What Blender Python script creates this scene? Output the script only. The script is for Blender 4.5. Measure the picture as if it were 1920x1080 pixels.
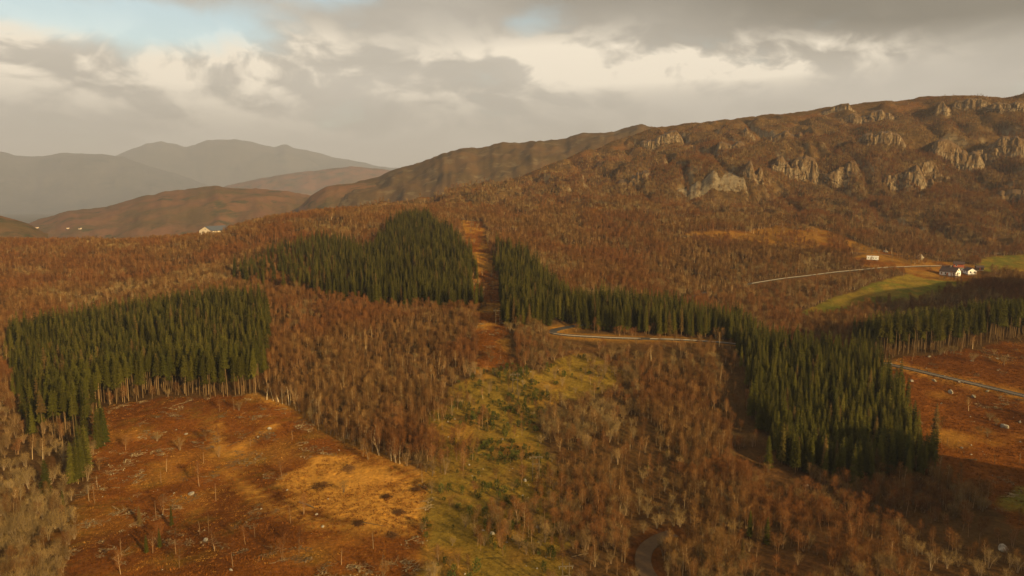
import bpy, math, random
import numpy as np

random.seed(7)
rng = np.random.default_rng(7)
R = math.radians
scene = bpy.context.scene
for o in list(bpy.data.objects):
    bpy.data.objects.remove(o)

# ------------------------------------------------------------------ camera
CZ = 100.0                       # drone height above the datum
FPX = 1281.0                     # focal length in photograph pixels (1920 wide)
PITCH = math.atan(170.0 / FPX)   # looking slightly down
cam_data = bpy.data.cameras.new('camera')
cam = bpy.data.objects.new('camera', cam_data)
scene.collection.objects.link(cam)
cam.location = (0, 0, CZ)
cam.rotation_euler = (math.pi / 2 - PITCH, 0, 0)
cam_data.sensor_fit = 'HORIZONTAL'
cam_data.angle = 2 * math.atan(960 / FPX)
cam_data.clip_start = 0.5
cam_data.clip_end = 40000
scene.camera = cam

# ------------------------------------------------------------------ sun
SUN_EL, SUN_AZ = R(18.5), R(42.0)            # low sun behind the camera, to its right
tosun = np.array([math.sin(SUN_AZ) * math.cos(SUN_EL), -math.cos(SUN_AZ) * math.cos(SUN_EL), math.sin(SUN_EL)])
sd = bpy.data.lights.new('sun', 'SUN')
sd.energy = 5.0
sd.angle = R(0.5)
sd.color = (1.0, 0.73, 0.34)
sun = bpy.data.objects.new('sun', sd)
scene.collection.objects.link(sun)
from mathutils import Vector
sun.rotation_euler = Vector(tosun).to_track_quat('Z', 'Y').to_euler()

# ------------------------------------------------------------------ world: Nishita sky behind layered cloud
world = bpy.data.worlds.new('World')
scene.world = world
world.use_nodes = True
wt = world.node_tree
wt.nodes.clear()


class NT:
    """small helper to write node trees"""
    def __init__(self, tree):
        self.t = tree

    def n(self, kind, **kw):
        nd = self.t.nodes.new(kind)
        for k, v in kw.items():
            if k.startswith('i_'):
                nd.inputs[int(k[2:])].default_value = v
            else:
                setattr(nd, k, v)
        return nd

    def l(self, a, b):
        self.t.links.new(a, b)

    def math(self, op, a, b=None, c=None, clamp=False):
        nd = self.n('ShaderNodeMath', operation=op, use_clamp=clamp)
        for i, x in enumerate((a, b, c)):
            if x is None:
                continue
            if isinstance(x, (int, float)):
                nd.inputs[i].default_value = x
            else:
                self.l(x, nd.inputs[i])
        return nd.outputs[0]

    def mix(self, fac, a, b, blend='MIX'):
        nd = self.n('ShaderNodeMix', data_type='RGBA', blend_type=blend)
        for i, x in ((0, fac), (6, a), (7, b)):
            if isinstance(x, (int, float)):
                nd.inputs[i].default_value = x
            elif isinstance(x, tuple):
                nd.inputs[i].default_value = (*x, 1) if len(x) == 3 else x
            else:
                self.l(x, nd.inputs[i])
        return nd.outputs[2]

    def noise(self, vec, scale, detail=4, rough=0.55, dist=0.0):
        nd = self.n('ShaderNodeTexNoise')
        if vec is not None:
            self.l(vec, nd.inputs['Vector'])
        nd.inputs['Scale'].default_value = scale
        nd.inputs['Detail'].default_value = detail
        nd.inputs['Roughness'].default_value = rough
        nd.inputs['Distortion'].default_value = dist
        return nd.outputs['Fac']

    def step(self, x, a, b):
        nd = self.n('ShaderNodeMapRange', interpolation_type='SMOOTHSTEP')
        self.l(x, nd.inputs[0])
        nd.inputs[1].default_value = a
        nd.inputs[2].default_value = b
        return nd.outputs[0]

    def scale(self, vec, s):
        nd = self.n('ShaderNodeVectorMath', operation='MULTIPLY')
        self.l(vec, nd.inputs[0])
        nd.inputs[1].default_value = s
        return nd.outputs[0]

    def add(self, vec, s):
        nd = self.n('ShaderNodeVectorMath', operation='ADD')
        self.l(vec, nd.inputs[0])
        nd.inputs[1].default_value = s
        return nd.outputs[0]


W = NT(wt)
sky = W.n('ShaderNodeTexSky', sky_type='NISHITA', sun_disc=False)
sky.sun_elevation = SUN_EL
sky.sun_rotation = math.atan2(tosun[0], tosun[1])
sky.air_density = 1.0
sky.dust_density = 2.5
bg_sky = W.n('ShaderNodeBackground')
W.l(W.mix(1.0, sky.outputs[0], (1.0, 0.95, 0.78), 'MULTIPLY'), bg_sky.inputs[0])
bg_sky.inputs[1].default_value = 0.125
tc = W.n('ShaderNodeTexCoord')
dirv = tc.outputs['Generated']
sep = W.n('ShaderNodeSeparateXYZ')
W.l(dirv, sep.inputs[0])
dx, dy, dz = sep.outputs
az = W.math('ARCTAN2', dx, dy)
el = W.math('ARCSINE', dz)


def lobe(a0, e0, sa, se):
    """soft patch of cloud cover round azimuth a0, elevation e0 (radians)"""
    u = W.math('DIVIDE', W.math('SUBTRACT', az, a0), sa)
    v = W.math('DIVIDE', W.math('SUBTRACT', el, e0), se)
    d = W.math('ADD', W.math('MULTIPLY', u, u), W.math('MULTIPLY', v, v))
    return W.math('EXPONENT', W.math('MULTIPLY', d, -1.0))


def total(parts):
    out = None
    for w, x in parts:
        y = W.math('MULTIPLY', x, w)
        out = y if out is None else W.math('ADD', out, y)
    return out


warp = W.n('ShaderNodeTexNoise')
W.l(W.scale(dirv, (2.5, 2.5, 6.0)), warp.inputs['Vector'])
warp.inputs['Scale'].default_value = 1.6
warp.inputs['Detail'].default_value = 3
wv = W.n('ShaderNodeVectorMath', operation='MULTIPLY_ADD')
W.l(warp.outputs['Color'], wv.inputs[0])
wv.inputs[1].default_value = (0.16, 0.16, 0.10)
W.l(dirv, wv.inputs[2])
cl = wv.outputs[0]
puff = W.noise(W.scale(cl, (1, 1, 1.7)), 6.0, 8, 0.53)
puff_up = W.noise(W.add(W.scale(cl, (1, 1, 1.7)), (0.016, -0.01, 0.035)), 6.0, 8, 0.53)
layer = W.noise(W.scale(cl, (1, 1, 6.0)), 2.6, 5, 0.5)
broad = W.noise(W.add(W.scale(cl, (1, 1, 2.2)), (3.1, 1.7, 0.4)), 1.9, 4, 0.5)
# how much cloud: nearly closed cover with gaps high on the left and a small one in the middle
gap = total([(0.68, lobe(-0.66, 0.213, 0.20, 0.030)), (0.50, lobe(-0.44, 0.215, 0.15, 0.030)), (0.52, lobe(-0.26, 0.275, 0.12, 0.026)),
             (0.45, lobe(-0.66, 0.265, 0.10, 0.02)), (0.38, lobe(0.02, 0.238, 0.05, 0.022))])
ragged = W.noise(W.scale(cl, (1, 1, 2.0)), 11.0, 9, 0.62)
cover = W.math('SUBTRACT', W.math('ADD', W.math('ADD', W.math('MULTIPLY', puff, 1.1), W.math('MULTIPLY', ragged, 0.7)), -0.18), gap)
cover = W.math('MULTIPLY_ADD', W.step(cover, 0.02, 0.62), 0.78, 0.22)
# sunlit heaps: bright where the heap rises out of the layer towards the sun
lit = W.step(W.math('ADD', W.math('MULTIPLY', W.math('SUBTRACT', puff, puff_up), 2.4), W.math('ADD', W.math('MULTIPLY', puff, 0.6), W.math('MULTIPLY', ragged, 0.4))), 0.31, 0.74)
bank = total([(1.0, lobe(-0.36, 0.19, 0.13, 0.034)), (1.05, lobe(0.10, 0.185, 0.22, 0.035)), (1.0, lobe(0.36, 0.178, 0.15, 0.024)),
              (0.8, lobe(-0.63, 0.175, 0.12, 0.03)), (0.55, lobe(-0.42, 0.150, 0.42, 0.055)), (0.4, lobe(-0.45, 0.275, 0.12, 0.03))])
sunny = W.math('MULTIPLY', bank, W.math('ADD', W.math('MULTIPLY', lit, 1.35), 0.10), clamp=True)
dark = total([(1.35, lobe(0.62, 0.235, 0.36, 0.058)), (0.5, lobe(0.25, 0.29, 0.5, 0.05)), (0.30, lobe(-0.35, 0.10, 0.5, 0.035)),
              (0.15, lobe(0.05, 0.26, 0.12, 0.03))])
dark = W.math('MULTIPLY', dark, W.math('ADD', W.math('MULTIPLY', broad, 0.9), 0.45), clamp=True)
shade = W.step(W.math('ADD', W.math('MULTIPLY', layer, 0.6), W.math('MULTIPLY', puff, 0.4)), 0.34, 0.66)
grey = W.mix(shade, (0.53, 0.485, 0.41), (0.68, 0.62, 0.525))
c = W.mix(dark, grey, (0.21, 0.19, 0.150))
c = W.mix(sunny, c, (1.10, 0.97, 0.77))
low = W.step(el, 0.11, 0.0)
c = W.mix(W.math('MULTIPLY', low, 0.6), c, (0.47, 0.425, 0.35))
under = W.step(el, 0.0, -0.12)
c = W.mix(under, c, (0.12, 0.09, 0.055))
bg_cloud = W.n('ShaderNodeBackground')
W.l(c, bg_cloud.inputs[0])
bg_cloud.inputs[1].default_value = 0.51
mixw = W.n('ShaderNodeMixShader')
W.l(cover, mixw.inputs[0])
W.l(bg_sky.outputs[0], mixw.inputs[1])
W.l(bg_cloud.outputs[0], mixw.inputs[2])
wo = W.n('ShaderNodeOutputWorld')
W.l(mixw.outputs[0], wo.inputs[0])

# ------------------------------------------------------------------ exposure and render settings
vs = scene.view_settings
vs.view_transform = 'Standard'
vs.look = 'None'
vs.exposure = 0.95
vs.gamma = 1.0
vs.use_curve_mapping = False
cy = scene.cycles
cy.max_bounces = 4
cy.diffuse_bounces = 2
cy.glossy_bounces = 1
cy.transmission_bounces = 2
cy.volume_bounces = 0
cy.transparent_max_bounces = 4
cy.use_denoising = True
cy.caustics_reflective = cy.caustics_refractive = False

C = scene.collection
HAZE_COLOR = (0.55, 0.595, 0.76, 1)
HAZE_DENSITY = 0.72e-4


# ------------------------------------------------------------------ helpers
def tag(o, label=None, cat=None, group=None, kind=None):
    if label:
        o['label'] = label
    if cat:
        o['category'] = cat
    if group:
        o['group'] = group
    if kind:
        o['kind'] = kind
    return o


def mesh_np(name, verts, faces, mats=(), matidx=None, smooth=False):
    me = bpy.data.meshes.new(name)
    me.from_pydata([tuple(v) for v in verts], [], faces)
    for m in mats:
        me.materials.append(m)
    if matidx is not None:
        me.polygons.foreach_set('material_index', np.asarray(matidx, dtype=np.int32))
    if smooth:
        me.polygons.foreach_set('use_smooth', np.ones(len(me.polygons), dtype=bool))
    me.update()
    return me


def link(name, me, parent=None, loc=None, rz=None):
    o = bpy.data.objects.new(name, me)
    C.objects.link(o)
    if parent is not None:
        o.parent = parent
    if loc is not None:
        o.location = loc
    if rz is not None:
        o.rotation_euler = (0, 0, rz)
    return o


def empty(name, loc=(0, 0, 0), rz=0.0):
    o = bpy.data.objects.new(name, None)
    C.objects.link(o)
    o.empty_display_size = 0.5
    o.location = loc
    o.rotation_euler = (0, 0, rz)
    return o


class Geo:
    """collects shapes for one mesh"""
    def __init__(self):
        self.v, self.f, self.m = [], [], []

    def add(self, vs, fs, mi=0):
        b = len(self.v)
        self.v.extend(vs)
        self.f.extend([tuple(i + b for i in f) for f in fs])
        self.m.extend([mi] * len(fs))

    def box(self, x0, x1, y0, y1, z0, z1, mi=0):
        self.add([(x0, y0, z0), (x1, y0, z0), (x1, y1, z0), (x0, y1, z0), (x0, y0, z1), (x1, y0, z1), (x1, y1, z1), (x0, y1, z1)],
                 [(3, 2, 1, 0), (4, 5, 6, 7), (0, 1, 5, 4), (1, 2, 6, 5), (2, 3, 7, 6), (3, 0, 4, 7)], mi)

    def tube(self, pts, rad, sides=5, mi=0, cap=True):
        pts = [np.asarray(p, float) for p in pts]
        vs = []
        for i, p in enumerate(pts):
            t = pts[min(i + 1, len(pts) - 1)] - pts[max(i - 1, 0)]
            t = t / (np.linalg.norm(t) + 1e-9)
            a = np.cross(t, (0.31, 0.95, 0.1) if abs(t[1]) < 0.9 else (1, 0, 0))
            a /= np.linalg.norm(a) + 1e-9
            b = np.cross(t, a)
            for k in range(sides):
                an = 2 * math.pi * k / sides
                vs.append(tuple(p + rad[i] * (math.cos(an) * a + math.sin(an) * b)))
        fs = []
        for i in range(len(pts) - 1):
            for k in range(sides):
                k2 = (k + 1) % sides
                fs.append((i * sides + k, i * sides + k2, (i + 1) * sides + k2, (i + 1) * sides + k))
        if cap:
            fs.append(tuple(range(sides))[::-1])
            fs.append(tuple((len(pts) - 1) * sides + k for k in range(sides)))
        self.add(vs, fs, mi)

    def tri(self, a, b, c, mi=0):
        self.add([tuple(a), tuple(b), tuple(c)], [(0, 1, 2)], mi)

    def sliver(self, p, d, ln, w, mi=0):
        p = np.asarray(p, float)
        d = np.asarray(d, float)
        d = d / (np.linalg.norm(d) + 1e-9)
        s = np.cross(d, rng.normal(size=3))
        s = s / (np.linalg.norm(s) + 1e-9) * w * 0.5
        self.tri(p - s, p + s, p + d * ln, mi)

    def mesh(self, name, mats, smooth=False):
        return mesh_np(name, self.v, self.f, mats, self.m, smooth)

    def build(self, name, mat, parent=None, loc=None, rz=None, smooth=False):
        return link(name, self.mesh(name, [mat] if not isinstance(mat, (list, tuple)) else mat, smooth), parent, loc, rz)


# smooth value noise on the plane
_tab = rng.random((256, 256))


def vnoise(x, y):
    xi = np.floor(x).astype(int)
    yi = np.floor(y).astype(int)
    fx = x - xi
    fy = y - yi
    fx = fx * fx * fx * (fx * (fx * 6 - 15) + 10)
    fy = fy * fy * fy * (fy * (fy * 6 - 15) + 10)
    a = _tab[xi & 255, yi & 255]
    b = _tab[(xi + 1) & 255, yi & 255]
    c_ = _tab[xi & 255, (yi + 1) & 255]
    d = _tab[(xi + 1) & 255, (yi + 1) & 255]
    return (a * (1 - fx) + b * fx) * (1 - fy) + (c_ * (1 - fx) + d * fx) * fy


def fbm(x, y, octs=4, gain=0.5):
    s, a, t = 0, 1.0, 0
    for k in range(octs):
        s = s + a * vnoise(x * 2 ** k + 17.3 * k, y * 2 ** k + 5.1 * k)
        t += a
        a *= gain
    return s / t * 2 - 1


def sstep(x, a, b):
    t = np.clip((x - a) / (b - a), 0, 1)
    return t * t * (3 - 2 * t)


# ------------------------------------------------------------------ terrain
def pt(u, v, Y):
    """point seen in the photograph at pixel (u, v) at distance Y ahead"""
    b = (v - 540) / FPX
    d = np.array([(u - 960) / FPX, math.cos(PITCH) - b * math.sin(PITCH), -math.sin(PITCH) - b * math.cos(PITCH)])
    return np.array([0, 0, CZ]) + d * (Y / d[1])


CTRL = [(0, 1080, 150), (300, 1080, 150), (600, 1080, 150), (900, 1080, 152), (1200, 1080, 152), (1500, 1080, 150), (1920, 1080, 150),
        (170, 765, 266), (320, 745, 272), (480, 745, 274), (350, 930, 195), (640, 812, 243), (780, 880, 214), (100, 900, 203), (0, 800, 250),
        (900, 780, 252), (900, 930, 192), (940, 670, 305), (915, 575, 385), (893, 480, 510), (870, 422, 650), (1090, 690, 295),
        (1040, 625, 340), (1200, 637, 336), (1370, 646, 332), (600, 690, 300), (700, 620, 355), (560, 560, 410), (890, 582, 392),
        (250, 592, 405), (30, 590, 400), (0, 520, 520), (250, 505, 540), (0, 458, 700), (200, 457, 700), (390, 446, 705), (470, 425, 710), (530, 412, 705),
        (640, 407, 695), (790, 408, 680), (850, 412, 680), (440, 520, 490),
        (1150, 434, 625), (1300, 442, 605), (1440, 467, 572), (1640, 490, 545), (1790, 516, 525), (1840, 512, 530), (1500, 585, 432), (1320, 560, 445),
        (1100, 490, 520), (1250, 500, 520), (1920, 515, 520), (1700, 560, 450), (1880, 600, 385), (1480, 655, 345),
        (1650, 680, 305), (1920, 740, 270), (1800, 800, 246), (1900, 900, 210), (1600, 915, 206), (1640, 668, 313), (1900, 640, 325), (1300, 800, 250), (1200, 950, 188),
        (1400, 423, 645), (1560, 425, 665), (1700, 465, 605), (1900, 480, 590), (1000, 405, 720), (1100, 382, 760), (900, 400, 740),
        (760, 382, 960), (830, 368, 1010), (900, 352, 1070), (1000, 322, 1150), (1060, 300, 1210), (1120, 278, 1270), (1185, 258, 1340), (1250, 246, 1370), (1320, 233, 1350),
        (1400, 221, 1330), (1500, 209, 1310), (1600, 196, 1290), (1700, 187, 1270), (1760, 180, 1260), (1860, 186, 1250), (1920, 179, 1240),
        (1330, 362, 835), (1330, 318, 880), (1540, 352, 870), (1540, 290, 950), (1720, 350, 850), (1720, 285, 935), (1100, 335, 1000),
        (1900, 400, 720), (1900, 300, 900), (1200, 345, 930), (1200, 290, 1120), (1480, 240, 1150), (1700, 230, 1080), (740, 390, 900), (640, 405, 950)]
cpts = np.array([pt(*c_) for c_ in CTRL])
FREE = [(-700, 150, 18), (-700, 450, 30), (-600, 700, 50), (-250, -100, 15), (0, 0, 15), (0, 60, 15), (0, -350, 15), (250, -100, 15), (-500, -200, 15), (-350, 60, 15), (300, 60, 20), (-230, 100, 15), (200, 110, 16),
        (560, 300, 60), (600, 0, 30), (650, 560, 70), (800, 800, 190), (1300, 1000, 290), (1300, 1400, 300), (700, 1700, 210), (200, 1800, 70), (130, 1500, 100), (0, 1400, 40),
        (-300, 2000, 0), (-600, 1700, 0), (-500, 1300, 0), (-800, 1000, 0), (-330, 1050, 15), (-450, 850, 25), (-150, 1300, 20), (-900, 700, 25), (1500, 500, 200), (900, 300, 90), (1000, -300, 40)]
cpts = np.vstack([cpts, np.array(FREE, float)])
_s = 50.0


def _phi(r2):
    return np.sqrt(r2 + _s * _s)


_d2 = ((cpts[:, None, :2] - cpts[None, :, :2]) ** 2).sum(-1)
_n = len(cpts)
_A = np.zeros((_n + 3, _n + 3))
_A[:_n, :_n] = _phi(_d2) - np.eye(_n) * 1.5
_A[:_n, _n:] = np.c_[np.ones(_n), cpts[:, :2] / 500]
_A[_n:, :_n] = _A[:_n, _n:].T
_w = np.linalg.solve(_A, np.r_[cpts[:, 2], 0, 0, 0])


def base_height(x, y):
    shp = x.shape
    x = x.ravel()
    y = y.ravel()
    z = np.empty_like(x)
    for i in range(0, len(x), 20000):
        xx, yy = x[i:i + 20000], y[i:i + 20000]
        d2 = (xx[:, None] - cpts[None, :, 0]) ** 2 + (yy[:, None] - cpts[None, :, 1]) ** 2
        z[i:i + 20000] = _phi(d2) @ _w[:_n] + _w[_n] + _w[_n + 1] * xx / 500 + _w[_n + 2] * yy / 500
    far = np.interp(np.hypot(x, y), [0, 1500, 2200, 3500, 5000, 20000], [5, 0, -20, -70, -100, -120])
    wgt = (1 - sstep(y, 1700, 2300)) * (1 - sstep(-x, 700, 1200)) * (1 - sstep(x, 1300, 2000)) * (1 - sstep(-y, 250, 700))
    z = z * wgt + far * (1 - wgt)
    # unseen knolls right of the frame, shaped to throw shade onto the farm slope
    for kx, ky, kh, ks in ((352, 280, 62, 44), (405, 300, 66, 48), (470, 330, 72, 55), (570, 385, 66, 70)):
        z = z + kh * 0.78 * np.exp(-(((x - kx) / ks) ** 2 + ((y - ky) / ks) ** 2))
    z = z + 66 * np.exp(-(((x - 236) / 54) ** 2 + ((y - 86) / 50) ** 2))  # another unseen knoll, added to darken the lower right wood
    return z.reshape(shp)


def hill_mask(x, y):
    """1 on the rocky hillside beyond the farm"""
    edge = np.interp(x, [-700, -300, -150, 0, 120, 250, 330, 420, 1500], [1000, 900, 800, 745, 720, 660, 650, 600, 560])
    return sstep(y - edge, -15, 60) * sstep(x, -520, -380)


def axis(segs):
    out = []
    for a, b, s in segs:
        n = max(1, int(round((b - a) / s)))
        out.extend(np.linspace(a, b, n, endpoint=False))
    out.append(segs[-1][1])
    return np.array(out)


XS = axis([(-21000, -13000, 2000), (-13000, -3000, 800), (-3000, -1200, 150), (-1200, -560, 32), (-560, -330, 6), (-330, 480, 3), (480, 980, 6), (980, 1400, 30), (1400, 3000, 160), (3000, 13000, 800), (13000, 21000, 2000)])
YS = axis([(-3000, -800, 300), (-800, 60, 40), (60, 120, 8), (120, 560, 3), (560, 1000, 5), (1000, 1600, 8), (1600, 2400, 40), (2400, 5000, 130), (5000, 21000, 900)])
GX, GY = np.meshgrid(XS, YS, indexing='ij')
GZ = base_height(GX, GY)
near = (1 - sstep(np.hypot(GX, GY), 1500, 2500))
hm = hill_mask(GX, GY)
GZ = GZ + near * (1 - hm) * (fbm(GX / 45, GY / 45, 3) * 1.6 + fbm(GX / 9 + 3, GY / 9, 2) * 0.35)
rough = np.abs(fbm(GX / 70 + 9, GY / 55 + 3, 4))
crest = np.interp(GX, [-300, -50, 36, 115, 260, 400, 1000], [930, 1080, 1150, 1250, 1360, 1320, 1230])
inner = 0.25 + 0.75 * sstep(crest - GY, 20, 160)
gully = np.abs(fbm(GX / 62 + 31 + 0.3 * fbm(GX / 40, GY / 40, 2), GY / 190 + 8, 4, 0.55))
GZ = GZ + near * hm * inner * (fbm(GX / 95, GY / 70, 5, 0.55) * 13 + (0.3 - rough) * 15 + np.clip(gully - 0.22, -0.22, 0.1) * 44 + fbm(GX / 14, GY / 10, 2) * 2.2)


def height(x, y, Z=None):
    Z = GZ if Z is None else Z
    x = np.asarray(x, float)
    y = np.asarray(y, float)
    i = np.clip(np.searchsorted(XS, x) - 1, 0, len(XS) - 2)
    j = np.clip(np.searchsorted(YS, y) - 1, 0, len(YS) - 2)
    fx = np.clip((x - XS[i]) / (XS[i + 1] - XS[i]), 0, 1)
    fy = np.clip((y - YS[j]) / (YS[j + 1] - YS[j]), 0, 1)
    return (Z[i, j] * (1 - fx) + Z[i + 1, j] * fx) * (1 - fy) + (Z[i, j + 1] * (1 - fx) + Z[i + 1, j + 1] * fx) * fy


def at(u, v, lift=0.0, ymin=60):
    """first ground point on the sight line through pixel (u, v)"""
    b = (v - 540) / FPX
    d = np.array([(u - 960) / FPX, math.cos(PITCH) - b * math.sin(PITCH), -math.sin(PITCH) - b * math.cos(PITCH)])
    Y = np.concatenate([np.arange(ymin, 800, 0.5), np.arange(800, 2600, 2.0)])
    X = d[0] / d[1] * Y
    Zr = CZ + d[2] / d[1] * Y
    g = height(X, Y) + lift
    k = np.argmax(Zr <= g)
    if Zr[k] > g[k]:
        k = len(Y) - 1
    return np.array([X[k], Y[k], height(X[k], Y[k])])


def proj(x, y, z):
    zc = y * math.cos(PITCH) - (z - CZ) * math.sin(PITCH)
    yc = y * math.sin(PITCH) + (z - CZ) * math.cos(PITCH)
    return 960 + FPX * x / zc, 540 - FPX * yc / zc, zc


def gpt(p):
    """(u, v) = pixel on the ground, (u, None, Y) = column u at distance Y"""
    if len(p) == 2:
        q = at(*p)
        return (q[0], q[1])
    u, _, Y = p
    X = (u - 960) / FPX * Y
    for _ in range(4):
        zc = Y * math.cos(PITCH) - (float(height(X, Y)) - CZ) * math.sin(PITCH)
        X = (u - 960) / FPX * zc
    return (X, Y)


def poly(*pts):
    return np.array([gpt(p) for p in pts])


def inside(P, x, y):
    x = np.asarray(x)
    y = np.asarray(y)
    r = np.zeros(x.shape, bool)
    j = len(P) - 1
    for i in range(len(P)):
        xi, yi = P[i]
        xj, yj = P[j]
        cnd = ((yi > y) != (yj > y)) & (x < (xj - xi) * (y - yi) / (yj - yi + 1e-12) + xi)
        r ^= cnd
        j = i
    return r


def dist_line(P, x, y):
    best = np.full(np.shape(x), 1e9)
    tt = np.zeros(np.shape(x))
    acc = 0.0
    for (x0, y0), (x1, y1) in zip(P[:-1, :2], P[1:, :2]):
        L2 = (x1 - x0) ** 2 + (y1 - y0) ** 2
        t = np.clip(((x - x0) * (x1 - x0) + (y - y0) * (y1 - y0)) / L2, 0, 1)
        d = np.hypot(x - x0 - t * (x1 - x0), y - y0 - t * (y1 - y0))
        b = d < best
        tt = np.where(b, acc + t * math.sqrt(L2), tt)
        best = np.where(b, d, best)
        acc += math.sqrt(L2)
    return best, tt


def resample(P, step):
    P = np.asarray(P, float)
    s = np.r_[0, np.cumsum(np.hypot(*np.diff(P[:, :2], axis=0).T))]
    n = max(2, int(s[-1] / step))
    t = np.linspace(0, s[-1], n)
    out = np.c_[[np.interp(t, s, P[:, k]) for k in range(2)]].T
    k = np.array([1, 2, 3, 2, 1]) / 9
    pad = np.vstack([out[:1]] * 2 + [out] + [out[-1:]] * 2)
    sm = np.c_[[np.convolve(pad[:, i], k, 'valid') for i in range(2)]].T
    sm[0], sm[-1] = out[0], out[-1]
    return sm


# roads: centre lines
ROAD_MAIN = resample(poly((1130, 606), (1085, 611), (1045, 617), (1028, 622), (1034, 626), (1060, 629), (1200, 636), (1375, 645), (1480, 656), (1560, 667), (1650, 681), (1750, 703), (1860, 728), (1990, 760)), 3)
ROAD_FARM = resample(poly((1230, 590), (1290, 560), (1330, 547), (1400, 533), (1480, 521), (1600, 508), (1700, 501), (1770, 498), (1812, 500)), 3)
ROAD_HILL = resample(poly((1110, 431), (1150, 433), (1300, 444), (1440, 462), (1520, 468), (1600, 474), (1700, 480)), 4)
TRACK = resample(poly((1262, 1002), (1232, 1012), (1210, 1028), (1203, 1050), (1212, 1078), (1260, 1130)), 2)
ROADS = [(ROAD_MAIN, 2.4), (ROAD_FARM, 2.1), (ROAD_HILL, 1.9), (TRACK, 2.0)]
road_z = []
for P, hw in ROADS:
    z = height(P[:, 0], P[:, 1])
    k = np.ones(9) / 9
    z = np.convolve(np.r_[[z[0]] * 4, z, [z[-1]] * 4], k, 'valid') + 0.25
    road_z.append(z)
    d, t = dist_line(P, GX, GY)
    s = np.r_[0, np.cumsum(np.hypot(*np.diff(P, axis=0).T))]
    zr = np.interp(t, s, z)
    w = 1 - sstep(d, hw + 1.2, hw + 5.5)
    GZ = GZ * (1 - w) + (zr - 0.22) * w
GZC = GZ.copy()

# ------------------------------------------------------------------ land cover (ground polygons)
STAND_A = poly((485, 742), (400, 748), (300, 742), (190, 764), (172, 800), (178, 850), (130, 925), (70, 905), (48, 800), (40, 730), (30, None, 330), (25, None, 352), (110, None, 366), (220, None, 392), (350, None, 410), (495, None, 398), (500, None, 330))
HOLE_A = poly((60, None, 318), (105, None, 312), (118, None, 328), (60, None, 332))
STAND_B = poly((892, 584), (800, 578), (700, 572), (600, 560), (520, 545), (440, 528), (445, None, 500), (520, None, 540), (590, None, 575), (650, None, 560), (668, None, 520), (705, None, 522), (722, None, 580), (760, None, 655), (795, None, 672), (835, None, 590), (880, None, 500))
STAND_C = poly((948, 618), (1000, 615), (1052, 606), (1066, None, 392), (1030, None, 440), (990, None, 500), (935, None, 528), (938, None, 460))
STAND_D = poly((1058, 613), (1130, 624), (1250, 632), (1388, 640), (1440, None, 352), (1380, None, 374), (1260, None, 396), (1150, None, 398), (1068, None, 388))
STAND_E = poly((1446, 880), (1520, 900), (1600, 912), (1690, 908), (1746, 890), (1712, 800), (1680, 735), (1650, 690), (1630, None, 318), (1530, None, 326), (1400, None, 338), (1385, None, 328), (1400, 720), (1425, 800))
STAND_F = poly((1640, 668), (1700, 668), (1780, 660), (1850, 648), (1940, 634), (2010, 625), (2000, None, 372), (1900, None, 366), (1780, None, 356), (1640, None, 352), (1600, None, 345))
CLEAR = poly((172, 770), (300, 745), (485, 745), (560, 775), (640, 828), (790, 888), (805, 960), (795, 1085), (760, None, 120), (130, None, 120), (125, 1080), (140, 960), (180, 860))
MEADOW = poly((905, 690), (958, 688), (1010, 700), (1085, 658), (1165, 690), (1170, 720), (1105, 745), (1025, 755), (1005, 800), (1030, 850), (1060, 900), (1055, 1000), (1080, 1085), (1080, None, 120), (770, None, 120), (800, 1080), (800, 900), (825, 845), (795, 795), (840, 735))
CORRIDOR = poly((862, 412), (905, 416), (918, 470), (938, 520), (950, 600), (960, 695), (895, 695), (892, 600), (888, 520), (876, 470))
RIGHT_OPEN = poly((1655, 676), (1780, 664), (1850, 650), (1990, 630), (2050, 760), (2050, 1000), (1900, 985), (1850, 935), (1752, 892), (1715, 800))
FIELD = poly((1468, 595), (1545, 599), (1645, 575), (1725, 565), (1800, 542), (1850, 524), (1780, 508), (1700, 514), (1640, 530), (1560, 560))
FIELD_FAR = poly((1830, 505), (1990, 530), (1990, 470), (1900, 478), (1840, 484))
PATCH_R = poly((1865, 945), (1990, 985), (1990, 905), (1905, 915))
OPEN_HILL = poly((1270, 440), (1400, 452), (1470, 466), (1570, 470), (1650, 480), (1740, 490), (1630, 464), (1575, 440), (1520, 424), (1470, 420), (1430, 430), (1360, 434))
OPEN_FARM = poly((1600, 480), (1660, 470), (1760, 490), (1830, 498), (1850, 525), (1780, 530), (1690, 510), (1620, 500))
KNOLLS = [poly((975, 388), (1090, 395), (1140, 384), (1090, 374)), poly((820, 380), (900, 376), (880, 370), (830, 372)), poly((1100, 398), (1145, 396), (1135, 388), (1105, 388))]
TAN = poly((520, 905), (600, 850), (700, 865), (780, 905), (800, 980), (740, 1000), (640, 975), (540, 950))

XX, YY = GX, GY
COL = {k: np.array(v) for k, v in dict(
    bracken=(0.150, 0.050, 0.009), bracken2=(0.088, 0.030, 0.007), straw=(0.345, 0.162, 0.028), olive=(0.170, 0.106, 0.017), floor=(0.072, 0.038, 0.013),
    field=(0.098, 0.086, 0.013), heath=(0.088, 0.050, 0.018), rock=(0.20, 0.15, 0.085), farland=(0.055, 0.045, 0.022), russet=(0.120, 0.050, 0.016)).items()}
col = np.zeros(GX.shape + (3,)) + COL['floor']


def blendc(mask, c_):
    global col
    col = col * (1 - mask[..., None]) + c_ * mask[..., None]


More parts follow.
